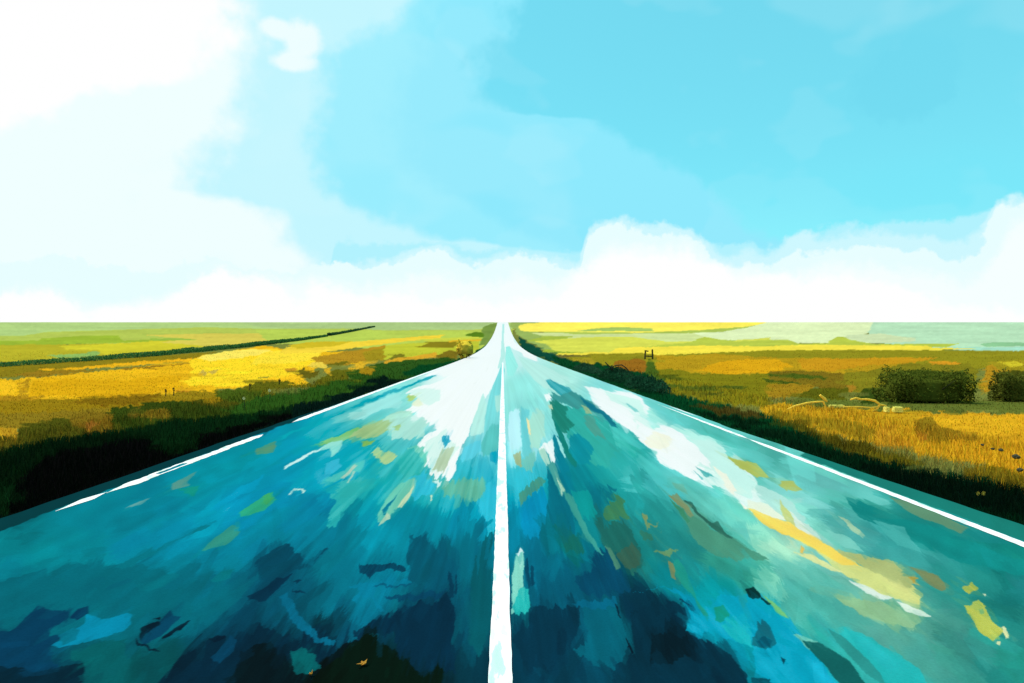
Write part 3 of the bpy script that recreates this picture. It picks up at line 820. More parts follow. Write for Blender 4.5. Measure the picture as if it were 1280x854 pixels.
# ------------------------------------------------------------------ standing crop and verge grass
def blades(name, n, vlo, vhi, sel, hfun, gain, seed, lean=.35):
    r = np.random.default_rng(seed)
    u = r.uniform(-640, 1900, n); v = vlo + (vhi-vlo)*r.random(n)
    Y = depth_at(v); X = (u-U0)/FP*Y
    a = np.abs(X)-half_at(X, Y)
    ok = sel(a, Y)
    X, Y, a = X[ok], Y[ok], a[ok]
    Z = ground_z(X, Y)
    h = hfun(a, Y)*r.uniform(.55, 1.25, len(X))
    w = np.maximum(.006, Y*.00085)*r.uniform(.6, 1.3, len(X))
    su, sv = survey_of(X, Y, lambda x, y: ground_z(x, y) + h*.55)
    c = pick(FIELD_IMG, su, np.clip(sv, 403.5, 868))
    c = c*(1 + r.normal(0, .07, (len(X), 1))) + r.normal(0, 2.0, (len(X), 3))
    alb = ALB(np.clip(c, 0, 255), GAIN/gain*np.array([.90, 1.03, 1.0]))
    th = r.uniform(-.9, .9, len(X))
    lx = r.normal(0, lean, len(X))*h; ly = r.normal(0, lean, len(X))*h
    dx, dy = np.cos(th)*w*.5, np.sin(th)*w*.5
    z0 = Z - .02
    b0 = np.stack([X-dx, Y-dy, z0], 1); b1 = np.stack([X+dx, Y+dy, z0], 1)
    m0 = np.stack([X-dx*.8+lx*.4, Y-dy*.8+ly*.4, Z+h*.6], 1); m1 = np.stack([X+dx*.8+lx*.4, Y+dy*.8+ly*.4, Z+h*.6], 1)
    tp = np.stack([X+lx, Y+ly, Z+h], 1)
    k = len(X)
    co = np.concatenate([b0, b1, m0, m1, tp])
    i = np.arange(k)
    f = np.concatenate([np.stack([i, i+k, i+3*k], 1), np.stack([i, i+3*k, i+2*k], 1), np.stack([i+2*k, i+3*k, i+4*k], 1)])
    o = mesh_np(name, co, f, np.concatenate([alb]*5), M_BLADE)
    return tag(o, kind='stuff')


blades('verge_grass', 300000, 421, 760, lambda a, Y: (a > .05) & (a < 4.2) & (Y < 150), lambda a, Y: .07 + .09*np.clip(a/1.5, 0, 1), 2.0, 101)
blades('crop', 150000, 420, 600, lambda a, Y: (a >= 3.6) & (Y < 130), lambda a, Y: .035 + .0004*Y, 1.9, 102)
bpy.data.objects['verge_grass']['label'] = 'dark green grass growing along both road edges'
bpy.data.objects['verge_grass']['category'] = 'grass'
bpy.data.objects['crop']['label'] = 'golden and green low crop covering the fields'
bpy.data.objects['crop']['category'] = 'crop'


# ------------------------------------------------------------------ shrubs and hedges
def leaf_cloud(name, pts, size, alb, parent, seed, mat=None, var=.14):
    r = np.random.default_rng(seed)
    k = len(pts)
    d1 = r.normal(size=(k, 3)); d1 /= np.linalg.norm(d1, axis=1)[:, None]
    d2 = r.normal(size=(k, 3)); d2 -= (d1*d2).sum(1)[:, None]*d1; d2 /= np.linalg.norm(d2, axis=1)[:, None]
    s = size*r.uniform(.6, 1.4, (k, 1))
    co = np.concatenate([pts-d1*s, pts-d2*s*.55, pts+d1*s, pts+d2*s*.55])
    i = np.arange(k)
    col = np.clip(np.asarray(alb)*(1+r.normal(0, var, (k, 1))), .004, .8)
    return mesh_np(name, co, np.stack([i, i+k, i+2*k, i+3*k], 1), np.concatenate([col]*4), mat or M_LEAF, parent)


def tube(name, pts, radii, mat, parent, sides=6):
    co, f = [], []
    pts = [np.array(p, float) for p in pts]
    for i, p in enumerate(pts):
        t = pts[min(i+1, len(pts)-1)] - pts[max(i-1, 0)]; t /= np.linalg.norm(t)
        a = np.cross(t, (0.3, .5, .8)); a /= np.linalg.norm(a); b = np.cross(t, a)
        for k in range(sides):
            q = 2*math.pi*k/sides
            co.append(p + radii[i]*(a*math.cos(q) + b*math.sin(q)))
    for i in range(len(pts)-1):
        for k in range(sides):
            f.append([i*sides+k, i*sides+(k+1) % sides, (i+1)*sides+(k+1) % sides, (i+1)*sides+k])
    c0 = len(co); co.append(pts[0]); co.append(pts[-1])
    for k in range(sides):
        f.append([c0, (k+1) % sides, k, c0]); e = (len(pts)-1)*sides
        f.append([c0+1, e+k, e+(k+1) % sides, c0+1])
    bm_faces = [q for q in f]
    me = bpy.data.meshes.new(name)
    me.from_pydata([tuple(c) for c in co], [], [tuple(dict.fromkeys(q)) for q in bm_faces])
    me.materials.append(mat)
    for p in me.polygons: p.use_smooth = True
    o = bpy.data.objects.new(name, me); COL.objects.link(o); o.parent = parent
    return o


def merge_tubes(name, specs, mat, parent, sides=5):
    objs = [tube(name, p, r, mat, None, sides) for p, r in specs]
    vs, fs = [], []
    for o in objs:
        k = len(vs)
        vs += [tuple(v.co) for v in o.data.vertices]
        fs += [tuple(i+k for i in p.vertices) for p in o.data.polygons]
        me = o.data
        bpy.data.objects.remove(o); bpy.data.meshes.remove(me)
    me = bpy.data.meshes.new(name); me.from_pydata(vs, [], fs); me.materials.append(mat)
    o = bpy.data.objects.new(name, me); COL.objects.link(o); o.parent = parent
    return o


def hedge(path, heights, widths, label, alb, n, seed):
    r = np.random.default_rng(seed)
    P = np.array([spot(u, v) for u, v in path])
    o = P[0]
    e = empty('hedge', tuple(o), label, 'hedge', 'hedge line in the left field')
    seg = np.hypot(*np.diff(P[:, :2], axis=0).T); cs = np.concatenate([[0], np.cumsum(seg)])
    # more leaves where the hedge is nearer
    Yc = P[:, 1]
    s = np.sort(r.uniform(0, 1, n)); s = s**1.6*cs[-1]
    X = np.interp(s, cs, P[:, 0]); Y = np.interp(s, cs, P[:, 1])
    H = np.interp(s, cs, heights)*(1 + .30*vnoise(s*.35, s*0, seed) + .2*vnoise(s*1.3, s*0, seed+1))
    W = np.interp(s, cs, widths)
    ang = r.uniform(0, math.pi, n); rr = r.random(n)**.5
    dx = (r.random(n)-.5)*W; dz = r.random(n)**.8*H*(1-.25*(2*dx/W)**2)
    X2 = X + dx; Y2 = Y + (r.random(n)-.5)*W
    Z2 = ground_z(X2, Y2) + dz
    pts = np.stack([X2, Y2, Z2], 1)
    size = np.maximum(.05, Y[:, None]*.0011)
    leaf_cloud('foliage', pts - o, size, alb, e, seed)
    return e


hedge([(-60, 462), (0, 458), (60, 454), (160, 447.5), (240, 440.5), (290, 435.5), (330, 431), (365, 427), (408, 420.5)],
      [.40, .40, .45, .62, .85, .95, 1.15, 1.0, .75], [.8, .8, .8, .9, 1.2, 1.4, 1.6, 1.5, 1.2],
      'long low dark green hedge running from the left edge back across the left field', (.040, .150, .034), 20000, 201)
hedge([(411, 419.8), (425, 417.4), (445, 413.5), (468, 408.8)], [1.2, 1.1, 1.0, .7], [1.6, 1.4, 1.2, 1],
      'short thin far end of the hedge beyond the small gap, climbing the pale slope', (.03, .10, .035), 4000, 202)


def bush(name, u, v, wpx, hpx, alb, label, cat, group, n, seed, boxy=False, sunny=False, depth=.8, leaf=.0016):
    r = np.random.default_rng(seed)
    x, y, z = spot(u, v)
    W = wpx/FP*y; H = hpx/FP*y
    e = empty(name, (x, y, z), label, cat, group)
    if boxy:
        p = r.uniform(-1, 1, (n, 3)); p[:, 2] = (p[:, 2]+1)/2
        top = 1 + .38*vnoise(p[:, 0]*3 + seed, p[:, 1]*3, seed) + .30*vnoise(p[:, 0]*9, p[:, 1]*9, seed+1) - .45*np.clip((np.abs(p[:, 0])-.72)/.28, 0, 1)**1.5
        p[:, :2] = np.sign(p[:, :2])*np.abs(p[:, :2])**.6; p[:, 2] = p[:, 2]**.8
        p = p*np.array([W/2, W/2*depth, H]); p[:, 2] *= top
        p[:, 0] *= 1 + .22*vnoise(p[:, 2]*9, p[:, 1]*5, seed+2)
    else:
        cl = []
        for k in range(11):
            c = np.array([r.uniform(-.55, .55), r.uniform(-.55, .55)*depth, r.uniform(.28, .72)])
            q = r.normal(size=(n//11, 3)); q /= np.linalg.norm(q, axis=1)[:, None]; q *= r.random((n//11, 1))**.2*r.uniform(.28, .42)
            cl.append(c+q)
        p = np.concatenate(cl); p = p*np.array([W/2, W/2, H]); p[:, 2] = np.maximum(p[:, 2], .02*H)
    fol = leaf_cloud('foliage', p, max(.012, y*leaf), alb, e, seed, M_SUNLEAF)
    bm = bmesh.new(); bmesh.ops.create_icosphere(bm, subdivisions=4, radius=1)
    q = np.array([tuple(v_.co) for v_ in bm.verts]); fcs = np.array([[v_.index for v_ in f_.verts] for f_ in bm.faces]); bm.free()
    if boxy:
        q = np.sign(q)*np.abs(q)**.45
        q = q*np.array([W/2*.82, W/2*depth*.75, H*.40]); q[:, 2] += H*.40
        q[:, 2] *= 1 + .30*vnoise(q[:, 0]*6/W + seed, q[:, 1]*4/W, seed)
    else:
        q = q*np.array([W*.43, W*.43, H*.43]); q[:, 2] += H*.5
    q = q*(1 + .16*vnoise(q[:, 0]*7/H, q[:, 2]*7/H + q[:, 1]*5/H, seed+3))[:, None]
    cc = np.clip(np.asarray(alb)*.9*(1 + .35*vnoise(q[:, 0]*14/H, q[:, 2]*14/H, seed+4))[:, None], .003, .82)
    mesh_np('inner_crown', q, fcs, cc, M_SUNLEAF, e, smooth=True)
    for k in range(5):
        a = r.uniform(0, 6.28); q = r.uniform(.1, .5)
        tube('stem', *([(0.02*math.cos(a)*W, .02*math.sin(a)*W, -.04), (q*.3*W*math.cos(a), q*.3*W*math.sin(a), H*.35), (q*.7*W*math.cos(a), q*.7*W*math.sin(a), H*.8)],
                   [W*.012+.006, W*.008+.004, .003]), M_BARK, e)
    return e, W, H, y


bush('yellow_shrub', 581, 447.5, 25, 23, (.82, .60, .05), 'round golden yellow shrub beside the left road edge near the hilltop', 'shrub', None, 800, 301, sunny=True, leaf=.0022)
def mound(X, Y, rx, ry, h, alb, label, n, seed):
    """shrub stretched along the roadside"""
    r = np.random.default_rng(seed)
    z = float(ground_z(np.array(X), np.array(Y)))
    e = empty('dark_shrub', (X, Y, z), label, 'shrub', 'dark shrubs on the right verge')
    q = r.normal(size=(n, 3)); q /= np.linalg.norm(q, axis=1)[:, None]; q *= r.random((n, 1))**.4
    q[:, 2] = np.abs(q[:, 2])
    q[:, 2] *= 1 + .5*vnoise(q[:, 1]*5, q[:, 0]*3, seed) + .35*vnoise(q[:, 1]*14, q[:, 0]*6, seed+1)
    leaf_cloud('foliage', q*np.array([rx, ry, h]), .05, alb, e, seed)
    for k in range(5):
        b_ = -.7 + .35*k
        tube('stem', [(0, b_*ry, -.05), (.1*rx, b_*ry*1.05, h*.3), (.2*rx*(-1)**k, b_*ry*1.1, h*.7)], [.03, .02, .008], M_BARK, e)
    return e


e = mound(6.15, 37, .85, 5, .62, (.006, .05, .02), 'dark green roadside shrub with a bare looping twig on top', 6000, 302)
px = 37/FP
tube('twig', [(-6*px, 0, 9*px), (-5*px, 0, 16*px), (0, 0, 18*px), (7*px, 0, 18.5*px), (12*px, 0, 15*px), (16*px, 0, 10*px), (18*px, 0, 6*px)], [.9*px, .8*px, .75*px, .7*px, .8*px, .9*px, .9*px], M_BARK, e)
tube('twig', [(-14*px, 0, 22*px), (-10*px, 0, 18*px), (-5*px, 0, 14*px), (-2*px, 0, 8*px)], [.6*px, .8*px, .9*px, .9*px], M_BARK, e)
mound(6.0, 49, .8, 6, .5, (.012, .065, .03), 'lower dark shrub left of the twig topped one and nearer the hill', 5000, 303)
mound(6.2, 29.5, .8, 3.2, .55, (.007, .055, .024), 'dark green shrub ending the roadside clump below the small broken frame', 5000, 304)
bush('field_thicket', 1156, 501, 104, 37, (.080, .108, .012), 'wide flat topped dark olive thicket standing in the right field', 'thicket', 'dark thickets in the right field', 8000, 305, boxy=True, depth=.45)
bush('field_thicket', 1272, 499, 56, 34, (.090, .110, .014), 'dark olive thicket cut off by the right edge of the view', 'thicket', 'dark thickets in the right field', 4800, 306, boxy=True, depth=.45)


# ------------------------------------------------------------------ small things in the fields
def box(name, size, loc, mat, parent, rot=(0, 0, 0), jit=.0, seed=0, cuts=2):
    import bmesh
    bm = bmesh.new(); bmesh.ops.create_cube(bm, size=1)
    bmesh.ops.bevel(bm, geom=bm.edges[:], offset=.08, segments=2, affect='EDGES')
    bmesh.ops.subdivide_edges(bm, edges=bm.edges[:], cuts=cuts, use_grid_fill=True)
    rr = random.Random(seed)
    for v_ in bm.verts:
        v_.co.x *= size[0]; v_.co.y *= size[1]; v_.co.z *= size[2]
        s = min(size)*jit
        v_.co.x += rr.uniform(-s, s); v_.co.y += rr.uniform(-s, s); v_.co.z += rr.uniform(-s, s)
    me = bpy.data.meshes.new(name); bm.to_mesh(me); bm.free(); me.materials.append(mat)
    o = bpy.data.objects.new(name, me); COL.objects.link(o); o.location = loc; o.rotation_euler = rot
    if parent: o.parent = parent
    return o


x, y, z = spot(811, 449); px = y/FP
g = empty('broken_frame', (x, y, z), 'small broken dark wooden frame standing at the near edge of the yellow strip', 'frame')
box('post', (1.6*px, 1.6*px, 11*px), (-4.6*px, 0, 4.6*px), M_WOOD, g, (0, .06, 0), .12, 1)
box('post', (1.8*px, 1.6*px, 13*px), (4.6*px, 0, 5.6*px), M_WOOD, g, (0, -.03, 0), .12, 2)
box('rail', (8*px, 1.1*px, 1.4*px), (0, -.9*px, 3.6*px), M_WOOD, g, (0, .05, 0), .12, 3)
box('rail', (5*px, 1.1*px, 1.3*px), (-3*px, -.9*px, 10.2*px), M_WOOD, g, (0, .16, 0), .12, 4)

x, y, z = spot(1020, 512); px = y/FP
b = empty('fallen_branch', (x, y, z), 'bleached yellow branch arching over the grass with an upturned broken tip', 'branch')
merge_tubes('limb', [([(-36*px, 0, 1*px), (-26*px, 0, 5.5*px), (-12*px, 0, 9*px), (0, 0, 10.5*px), (9*px, 0, 11*px)], [0.86*px, 1.22*px, 1.30*px, 1.22*px, 0.86*px]),
                     ([(9*px, 0, 11*px), (12*px, 0, 4*px), (13*px, 0, -2*px)], [1.4*px, .9*px, .7*px])], M_STRAW, b, 8)
merge_tubes('stub', [([(14*px, 0, 11*px), (11*px, 0, 14*px), (5*px, 0, 19*px)], [1.0*px, 1.9*px, 1.4*px])], M_STRAW, b, 8)

x, y, z = spot(1094, 514); px = y/FP
b = empty('fallen_branch', (x, y, z), 'forked yellow branch lying in front of the wide dark thicket', 'branch')
merge_tubes('limb', [([(-31*px, 0, 15*px), (-24*px, 0, 17*px), (-18*px, 0, 15.5*px)], [.9*px, 1.3*px, 1.2*px]),
                     ([(-18*px, 0, 15.5*px), (-10*px, 0, 15.5*px), (0, 0, 13.5*px), (6*px, 0, 9*px), (2*px, 0, 3*px), (-4*px, 0, -1*px)], [0.94*px, 1.37*px, 1.51*px, 1.58*px, 1.30*px, 0.94*px]),
                     ([(5*px, 0, 9*px), (14*px, 0, 7.5*px)], [1.4*px, .6*px]),
                     ([(-40*px, 0, 6*px), (-20*px, 0, 6*px), (-6*px, 0, 5*px), (4*px, 0, 6*px)], [.9*px, 1.0*px, 1.0*px, 1.2*px])], M_STRAW, b, 8)

for k, (u, v, w, h, lab) in enumerate([(1046, 509.5, 18, 4.2, 'long pale yellow straw bundle lying left of the forked branch'),
                                       (1122, 515.5, 10, 8, 'blocky pale yellow straw bundle at the right end of the row'),
                                       (1108, 515.5, 4, 8, 'narrow upright straw bundle next to the blocky one')]):
    x, y, z = spot(u, v); px = y/FP
    box('straw_bundle', (w*px, max(h, 5)*px, h*.8*px), (x, y, z+h*.55*px), M_PALESTRAW, None, (0, 0, random.uniform(-.2, .2)), .10, 20+k, 3)
    o = bpy.context.scene.collection.objects[-1]
    tag(o, lab, 'straw bundle', 'pale straw bundles in the right field')

import bmesh
for k, (u, v, s, lab) in enumerate([(1228, 563, 3.4, 'smallest dark stone, farthest up the golden patch'),
                                    (1241, 567.5, 3.6, 'small dark stone second from the left on the golden patch'),
                                    (1251, 569, 4.6, 'flat dark stone between the small stones and the large rounded one'),
                                    (1270, 576, 7.0, 'largest rounded dark stone on the golden patch'),
                                    (1275, 588, 6.2, 'dark pointed stone nearest the road at the right edge')]):
    x, y, z = spot(u, v); px = y/FP
    bm = bmesh.new(); bmesh.ops.create_icosphere(bm, subdivisions=3, radius=1)
    for v_ in bm.verts:
        c = v_.co
        d = 1 + .5*float(vnoise(np.array(c.x*1.7+k*9), np.array(c.y*1.7+c.z*2.3), 400+k)) + .25*float(vnoise(np.array(c.x*5), np.array(c.z*5+c.y*4), 420+k))
        v_.co = c*d; v_.co.x *= s*px*.62; v_.co.y *= s*px*.55; v_.co.z *= s*px*.42
    me = bpy.data.meshes.new('stone'); bm.to_mesh(me); bm.free(); me.materials.append(M_STONE)
    o = bpy.data.objects.new('stone', me); COL.objects.link(o); o.location = (x, y, z+.16+s*px*.1)
    tag(o, lab, 'stone', 'dark stones on the golden patch')


def flower(u, v, stem_px, head_px, mat, label, group, name='wildflower', seed=0):
    x, y, z = spot(u, v); px = y/FP
    e = empty(name, (x, y, z), label, 'flower', group)
    merge_tubes('stem', [([(0, 0, -.02), (.6*px, 0, stem_px*.5*px), (0, 0, stem_px*px)], [.5*px, .45*px, .4*px])], M_BARK, e)
    bm = bmesh.new()
    for k in range(9):
        a = 6.283*k/9
        vs = [bm.verts.new((0, 0, 0))]
        for t, wd in ((.5, .28), (1, .12)):
            pass
        L = head_px*px
        p1 = bm.verts.new((math.cos(a-.3)*L*.6, -L*.15, math.sin(a-.3)*L*.6)); p2 = bm.verts.new((math.cos(a)*L, -L*.05, math.sin(a)*L))
        p3 = bm.verts.new((math.cos(a+.3)*L*.6, -L*.15, math.sin(a+.3)*L*.6))
        bm.faces.new([vs[0], p1, p2, p3])
    me = bpy.data.meshes.new('flower_head'); bm.to_mesh(me); bm.free(); me.materials.append(mat)
    o = bpy.data.objects.new('flower_head', me); COL.objects.link(o); o.parent = e; o.location = (0, -.4*px, stem_px*px)


flower(305, 507, 15, 2.3, M_PETAL, 'single pale flower on a dark stem, left one of two in the olive grass', 'pale wildflowers in the left grass')
flower(337, 497, 13, 2.3, M_PETAL, 'single pale flower on a dark stem, right one nearer the road', 'pale wildflowers in the left grass')
flower(1222, 606, 9, 3.0, M_GOLDPETAL, 'left of the two tiny golden flowers on the dark right verge', 'golden wildflowers on the right verge')
flower(1229, 606, 10, 3.2, M_GOLDPETAL, 'right of the two tiny golden flowers on the dark right verge', 'golden wildflowers on the right verge')


def stalk(u, v, hpx, label, seed):
    r = random.Random(seed)
    x, y, z = spot(u, v); px = y/FP
    e = empty('dry_stalk', (x, y, z), label, 'weed stalk', 'dark dry stalks in the gold field')
    merge_tubes('stem', [([(0, 0, -.02), (.4*px, 0, hpx*.5*px), (-.2*px, 0, hpx*px)], [.75*px, .6*px, .3*px]),
                         ([(.2*px, 0, hpx*.55*px), (1.8*px, 0, hpx*.8*px)], [.4*px, .2*px])], M_WOOD, e)
    pts = np.array([[r.uniform(-1.2, 1.2)*px, r.uniform(-1, 1)*px, hpx*px*r.uniform(.6, 1.0)] for _ in range(40)])
    leaf_cloud('seed_head', pts, .7*px, (.10, .08, .015), e, seed)


stalk(207, 494, 9, 'thin dark dry stalk, left one of the pair in the gold crop', 1)
stalk(217, 493, 10, 'dark dry stalk, right one of the pair in the gold crop', 2)
stalk(312, 487, 8, 'single dark dry stalk behind the left pale flower', 3)
stalk(349, 479, 7, 'single dark dry stalk at the lower edge of the brightest yellow', 4)


def leaf(u, v, s, rz, label, seed):
    Y = float(depth_at(v)); X = (u-U0)/FP*Y; Z = float(road_z(Y))+.012*(1-(X/HALF)**2)
    px = Y/FP
    outline = [(-1, -.05), (-.5, -.16), (-.1, -.10), (.25, -.30), (.55, -.20), (1, .02), (.55, .10), (.35, .34), (.05, .22), (-.3, .10)]
    bm = bmesh.new()
    c = bm.verts.new((0, 0, .02)); ring = []
    for q, (a, b_) in enumerate(outline):
        ring.append(bm.verts.new((a*s*px*.5, b_*s*px*.9, .012 + .016*abs(a) + .006*(q % 2))))
    for q in range(len(ring)):
        bm.faces.new([c, ring[q], ring[(q+1) % len(ring)]])
    bmesh.ops.solidify(bm, geom=bm.faces[:], thickness=.0015)
    me = bpy.data.meshes.new('fallen_leaf'); bm.to_mesh(me); bm.free(); me.materials.append(M_DRYLEAF)
    o = bpy.data.objects.new('fallen_leaf', me); COL.objects.link(o); o.location = (X, Y, Z-.004); o.rotation_euler = (0, 0, rz)
    tag(o, label, 'leaf', 'orange fallen leaves on the road')


leaf(452, 836, 17, .75, 'orange curled leaf on the dark left lane, the larger one nearer the white line', 1)
leaf(388, 849, 9, 1.2, 'tiny orange leaf on the left lane at the lower edge of the view', 2)

# ------------------------------------------------------------------ sky, clouds, sun
SUN_AZ, SUN_EL = R(-72), R(60)          # azimuth from +Y towards +X
world = bpy.data.worlds.new('World'); sc.world = world; world.use_nodes = True
nt = world.node_tree; nt.nodes.clear()
wo = N(nt, 'ShaderNodeOutputWorld'); bg = N(nt, 'ShaderNodeBackground'); bg.inputs['Strength'].default_value = .1
nt.links.new(bg.outputs[0], wo.inputs[0])
sky = N(nt, 'ShaderNodeTexSky'); sky.sky_type = 'NISHITA'; sky.sun_disc = False
sky.sun_elevation = SUN_EL; sky.sun_rotation = SUN_AZ
sky.air_density = 1.0; sky.dust_density = .4; sky.ozone_density = 1.0
tc = N(nt, 'ShaderNodeTexCoord')
sep = N(nt, 'ShaderNodeSeparateXYZ'); nt.links.new(tc.outputs['Generated'], sep.inputs[0])


def mth(op, a, b=None, c=None):
    n = N(nt, 'ShaderNodeMath', operation=op)
    for i, q in enumerate((a, b, c)):
        if q is None: continue
        if isinstance(q, (int, float)): n.inputs[i].default_value = q
        else: nt.links.new(q, n.inputs[i])
    return n.outputs[0]


AZR, ELR = .85, .62
az = mth('ARCTAN2', sep.outputs['X'], sep.outputs['Y'])
el = mth('ARCSINE', sep.outputs['Z'])
a01 = mth('MULTIPLY_ADD', az, 1/(2*AZR), .5)
e01 = mth('MULTIPLY', el, 1/ELR)


def noise(scale, detail, rough=.55, seed=0.0, stretch=(1, 1, 1)):
    mp = N(nt, 'ShaderNodeMapping'); mp.inputs['Location'].default_value = (seed, seed*.7, seed*1.3); mp.inputs['Scale'].default_value = stretch
    nt.links.new(tc.outputs['Generated'], mp.inputs['Vector'])
    n = N(nt, 'ShaderNodeTexNoise'); n.inputs['Scale'].default_value = scale; n.inputs['Detail'].default_value = detail; n.inputs['Roughness'].default_value = rough
    nt.links.new(mp.outputs[0], n.inputs['Vector'])
    return mth('SUBTRACT', n.outputs['Fac'], .5)


def curve(inp, pts):
    n = N(nt, 'ShaderNodeFloatCurve')
    cv = n.mapping.curves[0]
    pts = sorted(pts)
    while len(cv.points) < len(pts): cv.points.new(.5, .5)
    for p, (x_, y_) in zip(cv.points, pts):
        p.location = (x_, y_); p.handle_type = 'VECTOR'
    n.mapping.use_clip = False
    n.mapping.update()
    nt.links.new(inp, n.inputs['Value'])
    return n.outputs[0]


def angs(u, v):
    x_, z_ = (u-U0)/FP, (V0-v)/FP
    return (math.atan2(x_, 1)/(2*AZR) + .5), math.atan2(z_, math.hypot(x_, 1))/ELR


def smooth(val, lo, hi):
    n = N(nt, 'ShaderNodeMapRange'); n.interpolation_type = 'SMOOTHSTEP'
    nt.links.new(val, n.inputs[0]); n.inputs[1].default_value = lo; n.inputs[2].default_value = hi
    n.inputs[3].default_value = 0; n.inputs[4].default_value = 1
    return n.outputs[0]


def srgb10(c, k=10.0):
    return tuple(float(q)*k for q in lin(c)) + (1,)


def mix(fac, a, b, op='MIX'):
    n = N(nt, 'ShaderNodeMix', data_type='RGBA', blend_type=op); n.clamp_factor = True
    if isinstance(fac, float): n.inputs[0].default_value = fac
    else: nt.links.new(fac, n.inputs[0])
    for i, q in ((6, a), (7, b)):
        if isinstance(q, tuple): n.inputs[i].default_value = q
        else: nt.links.new(q, n.inputs[i])
    return n.outputs[2]


SKY_TINT = (1.0, 2.5, 1.93)
base = mix(1.0, sky.outputs[0], (*SKY_TINT, 1), 'MULTIPLY')
base = mix(.68, base, srgb10((119, 224, 245)))

wob = mth('ADD', mth('MULTIPLY', noise(7, 5, .6, 3.1), .11), mth('MULTIPLY', noise(38, 2, .5, 8.2), .03))
wob2 = mth('ADD', mth('MULTIPLY', noise(9, 6, .62, 5.4), .13), mth('ADD', mth('MULTIPLY', noise(36, 3, .6, 1.2), .05), mth('MULTIPLY', noise(110, 3, .6, 4.2), .02)))


def veil(col, pts, soft, strength=1.0, w=wob):
    """thin cloud lying to the left of an edge that wanders with height"""
    global base
    ed = curve(e01, [(angs(u, v)[1], angs(u, v)[0]) for v, u in pts])
    m = smooth(mth('ADD', mth('SUBTRACT', ed, a01), w), -soft, soft)
    base = mix(mth('MULTIPLY', m, strength), base, srgb10(col))


def bank(col, pts, soft, w=wob2, strength=1.0):
    """cloud bank standing on the horizon with this skyline"""
    global base
    tp = curve(a01, [angs(u, v) for u, v in pts])
    m = smooth(mth('ADD', mth('SUBTRACT', tp, e01), mth('MULTIPLY', w, .75)), -soft, soft)
    base = mix(mth('MULTIPLY', m, strength), base, srgb10(col))


def puff(col, u, v, ru, rv, soft, strength=1.0, w=wob2):
    global base
    a0, e0 = angs(u, v); da = abs(angs(u+ru, v)[0]-a0); de = abs(angs(u, v-rv)[1]-e0)
    dx = mth('MULTIPLY', mth('SUBTRACT', a01, a0), 1/da); dy = mth('MULTIPLY', mth('SUBTRACT', e01, e0), 1/de)
    d = mth('SQRT', mth('ADD', mth('MULTIPLY', dx, dx), mth('MULTIPLY', dy, dy)))
    m = smooth(mth('ADD', mth('SUBTRACT', 1.0, d), mth('MULTIPLY', w, 13.0)), -soft, soft)
    base = mix(mth('MULTIPLY', m, strength), base, srgb10(col))


veil((142, 233, 253), [(-60, 640), (0, 630), (70, 602), (120, 602), (140, 640), (150, 740), (180, 785), (215, 850), (240, 890), (290, 940), (340, 1100), (400, 1300)], .014)
veil((160, 240, 255), [(-60, 560), (0, 555), (80, 525), (200, 515), (240, 540), (290, 640), (330, 760), (400, 1000)], .02, .6)
veil((196, 246, 255), [(-60, 540), (0, 520), (40, 490), (75, 437), (120, 425), (200, 400), (240, 420), (270, 470), (300, 545), (320, 720), (400, 1000)], .018)
veil((240, 255, 255), [(-60, 303), (0, 303), (100, 308), (165, 306), (190, 274), (240, 262), (262, 325), (300, 350), (325, 385), (400, 430)], .022)
veil((255, 255, 255), [(-60, 290), (0, 285), (40, 280), (80, 255), (105, 200), (125, 110), (145, 40), (160, -20), (200, -100), (400, -200)], .012)
puff((238, 254, 255), 378, 52, 20, 26, .35)
puff((238, 254, 255), 345, 36, 20, 12, .4)
puff((238, 254, 255), 368, 78, 30, 12, .4)
puff((112, 217, 240), 1135, 105, 75, 55, .2, .55)
puff((120, 230, 249), 1180, 235, 130, 45, .5, .5)
# faint broken skeins of high cloud
for sd_, sc_, th_, st_ in ((11.0, 3.2, .03, .10), (14.5, 6, .06, .06)):
    sk = smooth(noise(sc_, 3, .5, sd_, (1, 1, 1.6)), th_, th_ + .05)
    base = mix(mth('MULTIPLY', sk, st_), base, srgb10((215, 250, 255)))
bank((178, 242, 254), [(-300, 440), (385, 420), (420, 300), (470, 298), (560, 308), (640, 316), (725, 318), (760, 284), (830, 282), (900, 305), (960, 308), (1040, 285), (1150, 272), (1230, 272), (1280, 258), (1400, 250)], .008)
wob3 = mth('ADD', wob2, mth('MULTIPLY', noise(16, 4, .6, 22.0), .10))
bank((212, 249, 255), [(-300, 350), (380, 345), (420, 326), (470, 316), (500, 316), (550, 310), (590, 326), (640, 322), (690, 321), (724, 330), (733, 292), (752, 277), (790, 278), (840, 286), (880, 299), (908, 322), (960, 314), (1000, 294), (1040, 297), (1090, 285), (1160, 297), (1205, 308), (1230, 294), (1245, 259), (1280, 253), (1400, 250)], .010, wob2, .8)
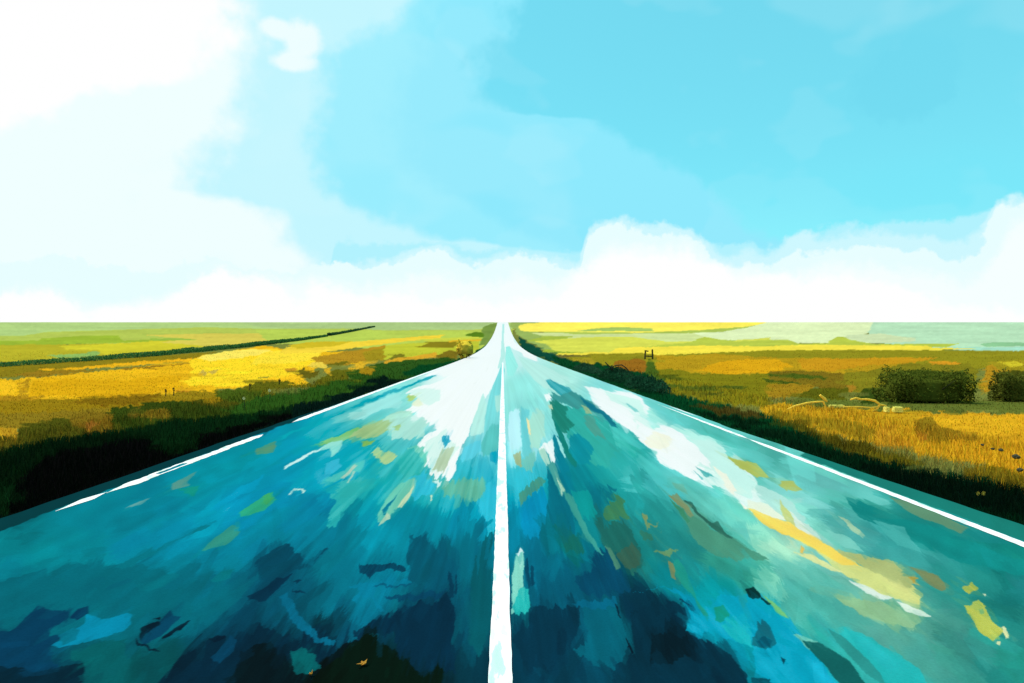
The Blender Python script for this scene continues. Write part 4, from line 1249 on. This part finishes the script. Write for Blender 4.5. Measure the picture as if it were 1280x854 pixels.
bank((232, 254, 255), [(-300, 335), (380, 330), (470, 326), (500, 324), (550, 318), (590, 335), (640, 331), (690, 330), (724, 341), (733, 301), (752, 286), (790, 287), (840, 296), (880, 309), (908, 336), (960, 326), (1000, 306), (1040, 309), (1090, 300), (1160, 318), (1205, 328), (1230, 312), (1245, 270), (1280, 264), (1400, 258)], .005, wob3)
bank((246, 255, 255), [(-300, 362), (0, 366), (70, 368), (110, 384), (185, 380), (235, 352), (280, 342), (350, 340), (400, 348), (480, 352), (560, 350), (640, 352), (700, 350), (728, 332), (760, 310), (800, 308), (860, 312), (900, 330), (960, 340), (1040, 325), (1100, 330), (1180, 350), (1230, 345), (1262, 290), (1300, 280), (1400, 280)], .02, wob3)
bank((255, 255, 255), [(-300, 362), (0, 369), (70, 373), (110, 391), (185, 391), (235, 353), (280, 343), (350, 346), (360, 363), (420, 356), (480, 368), (560, 373), (640, 375), (700, 371), (728, 337), (760, 320), (800, 324), (860, 320), (900, 332), (920, 349), (980, 342), (1040, 337), (1100, 352), (1180, 378), (1230, 382), (1280, 386), (1400, 380)], .012, wob3)
bank((255, 255, 255), [(-300, 394), (640, 388), (1400, 392)], .03)
nt.links.new(base, bg.inputs['Color'])

sd = bpy.data.lights.new('sun', 'SUN'); sd.energy = 3.2; sd.angle = R(.5); sd.color = (1, .96, .88)
so = bpy.data.objects.new('sun', sd); COL.objects.link(so)
from mathutils import Vector
d = Vector((math.sin(SUN_AZ)*math.cos(SUN_EL), math.cos(SUN_AZ)*math.cos(SUN_EL), math.sin(SUN_EL)))
so.rotation_euler = (-d).to_track_quat('-Z', 'Y').to_euler(); so.location = (0, 0, 60)

# ------------------------------------------------------------------ camera
cd = bpy.data.cameras.new('camera'); cd.sensor_width = 36; cd.lens = FP/1280*36
cd.shift_x = (640-U0)/1280; cd.shift_y = (V0-427)/1280
cd.clip_start = .05; cd.clip_end = 30000
co = bpy.data.objects.new('camera', cd); COL.objects.link(co)
co.location = (0, 0, EYE); co.rotation_euler = (R(90), 0, 0)
sc.camera = co

sc.view_settings.view_transform = 'Standard'; sc.view_settings.look = 'None'
sc.view_settings.exposure = 0; sc.view_settings.gamma = 1; sc.view_settings.use_curve_mapping = False
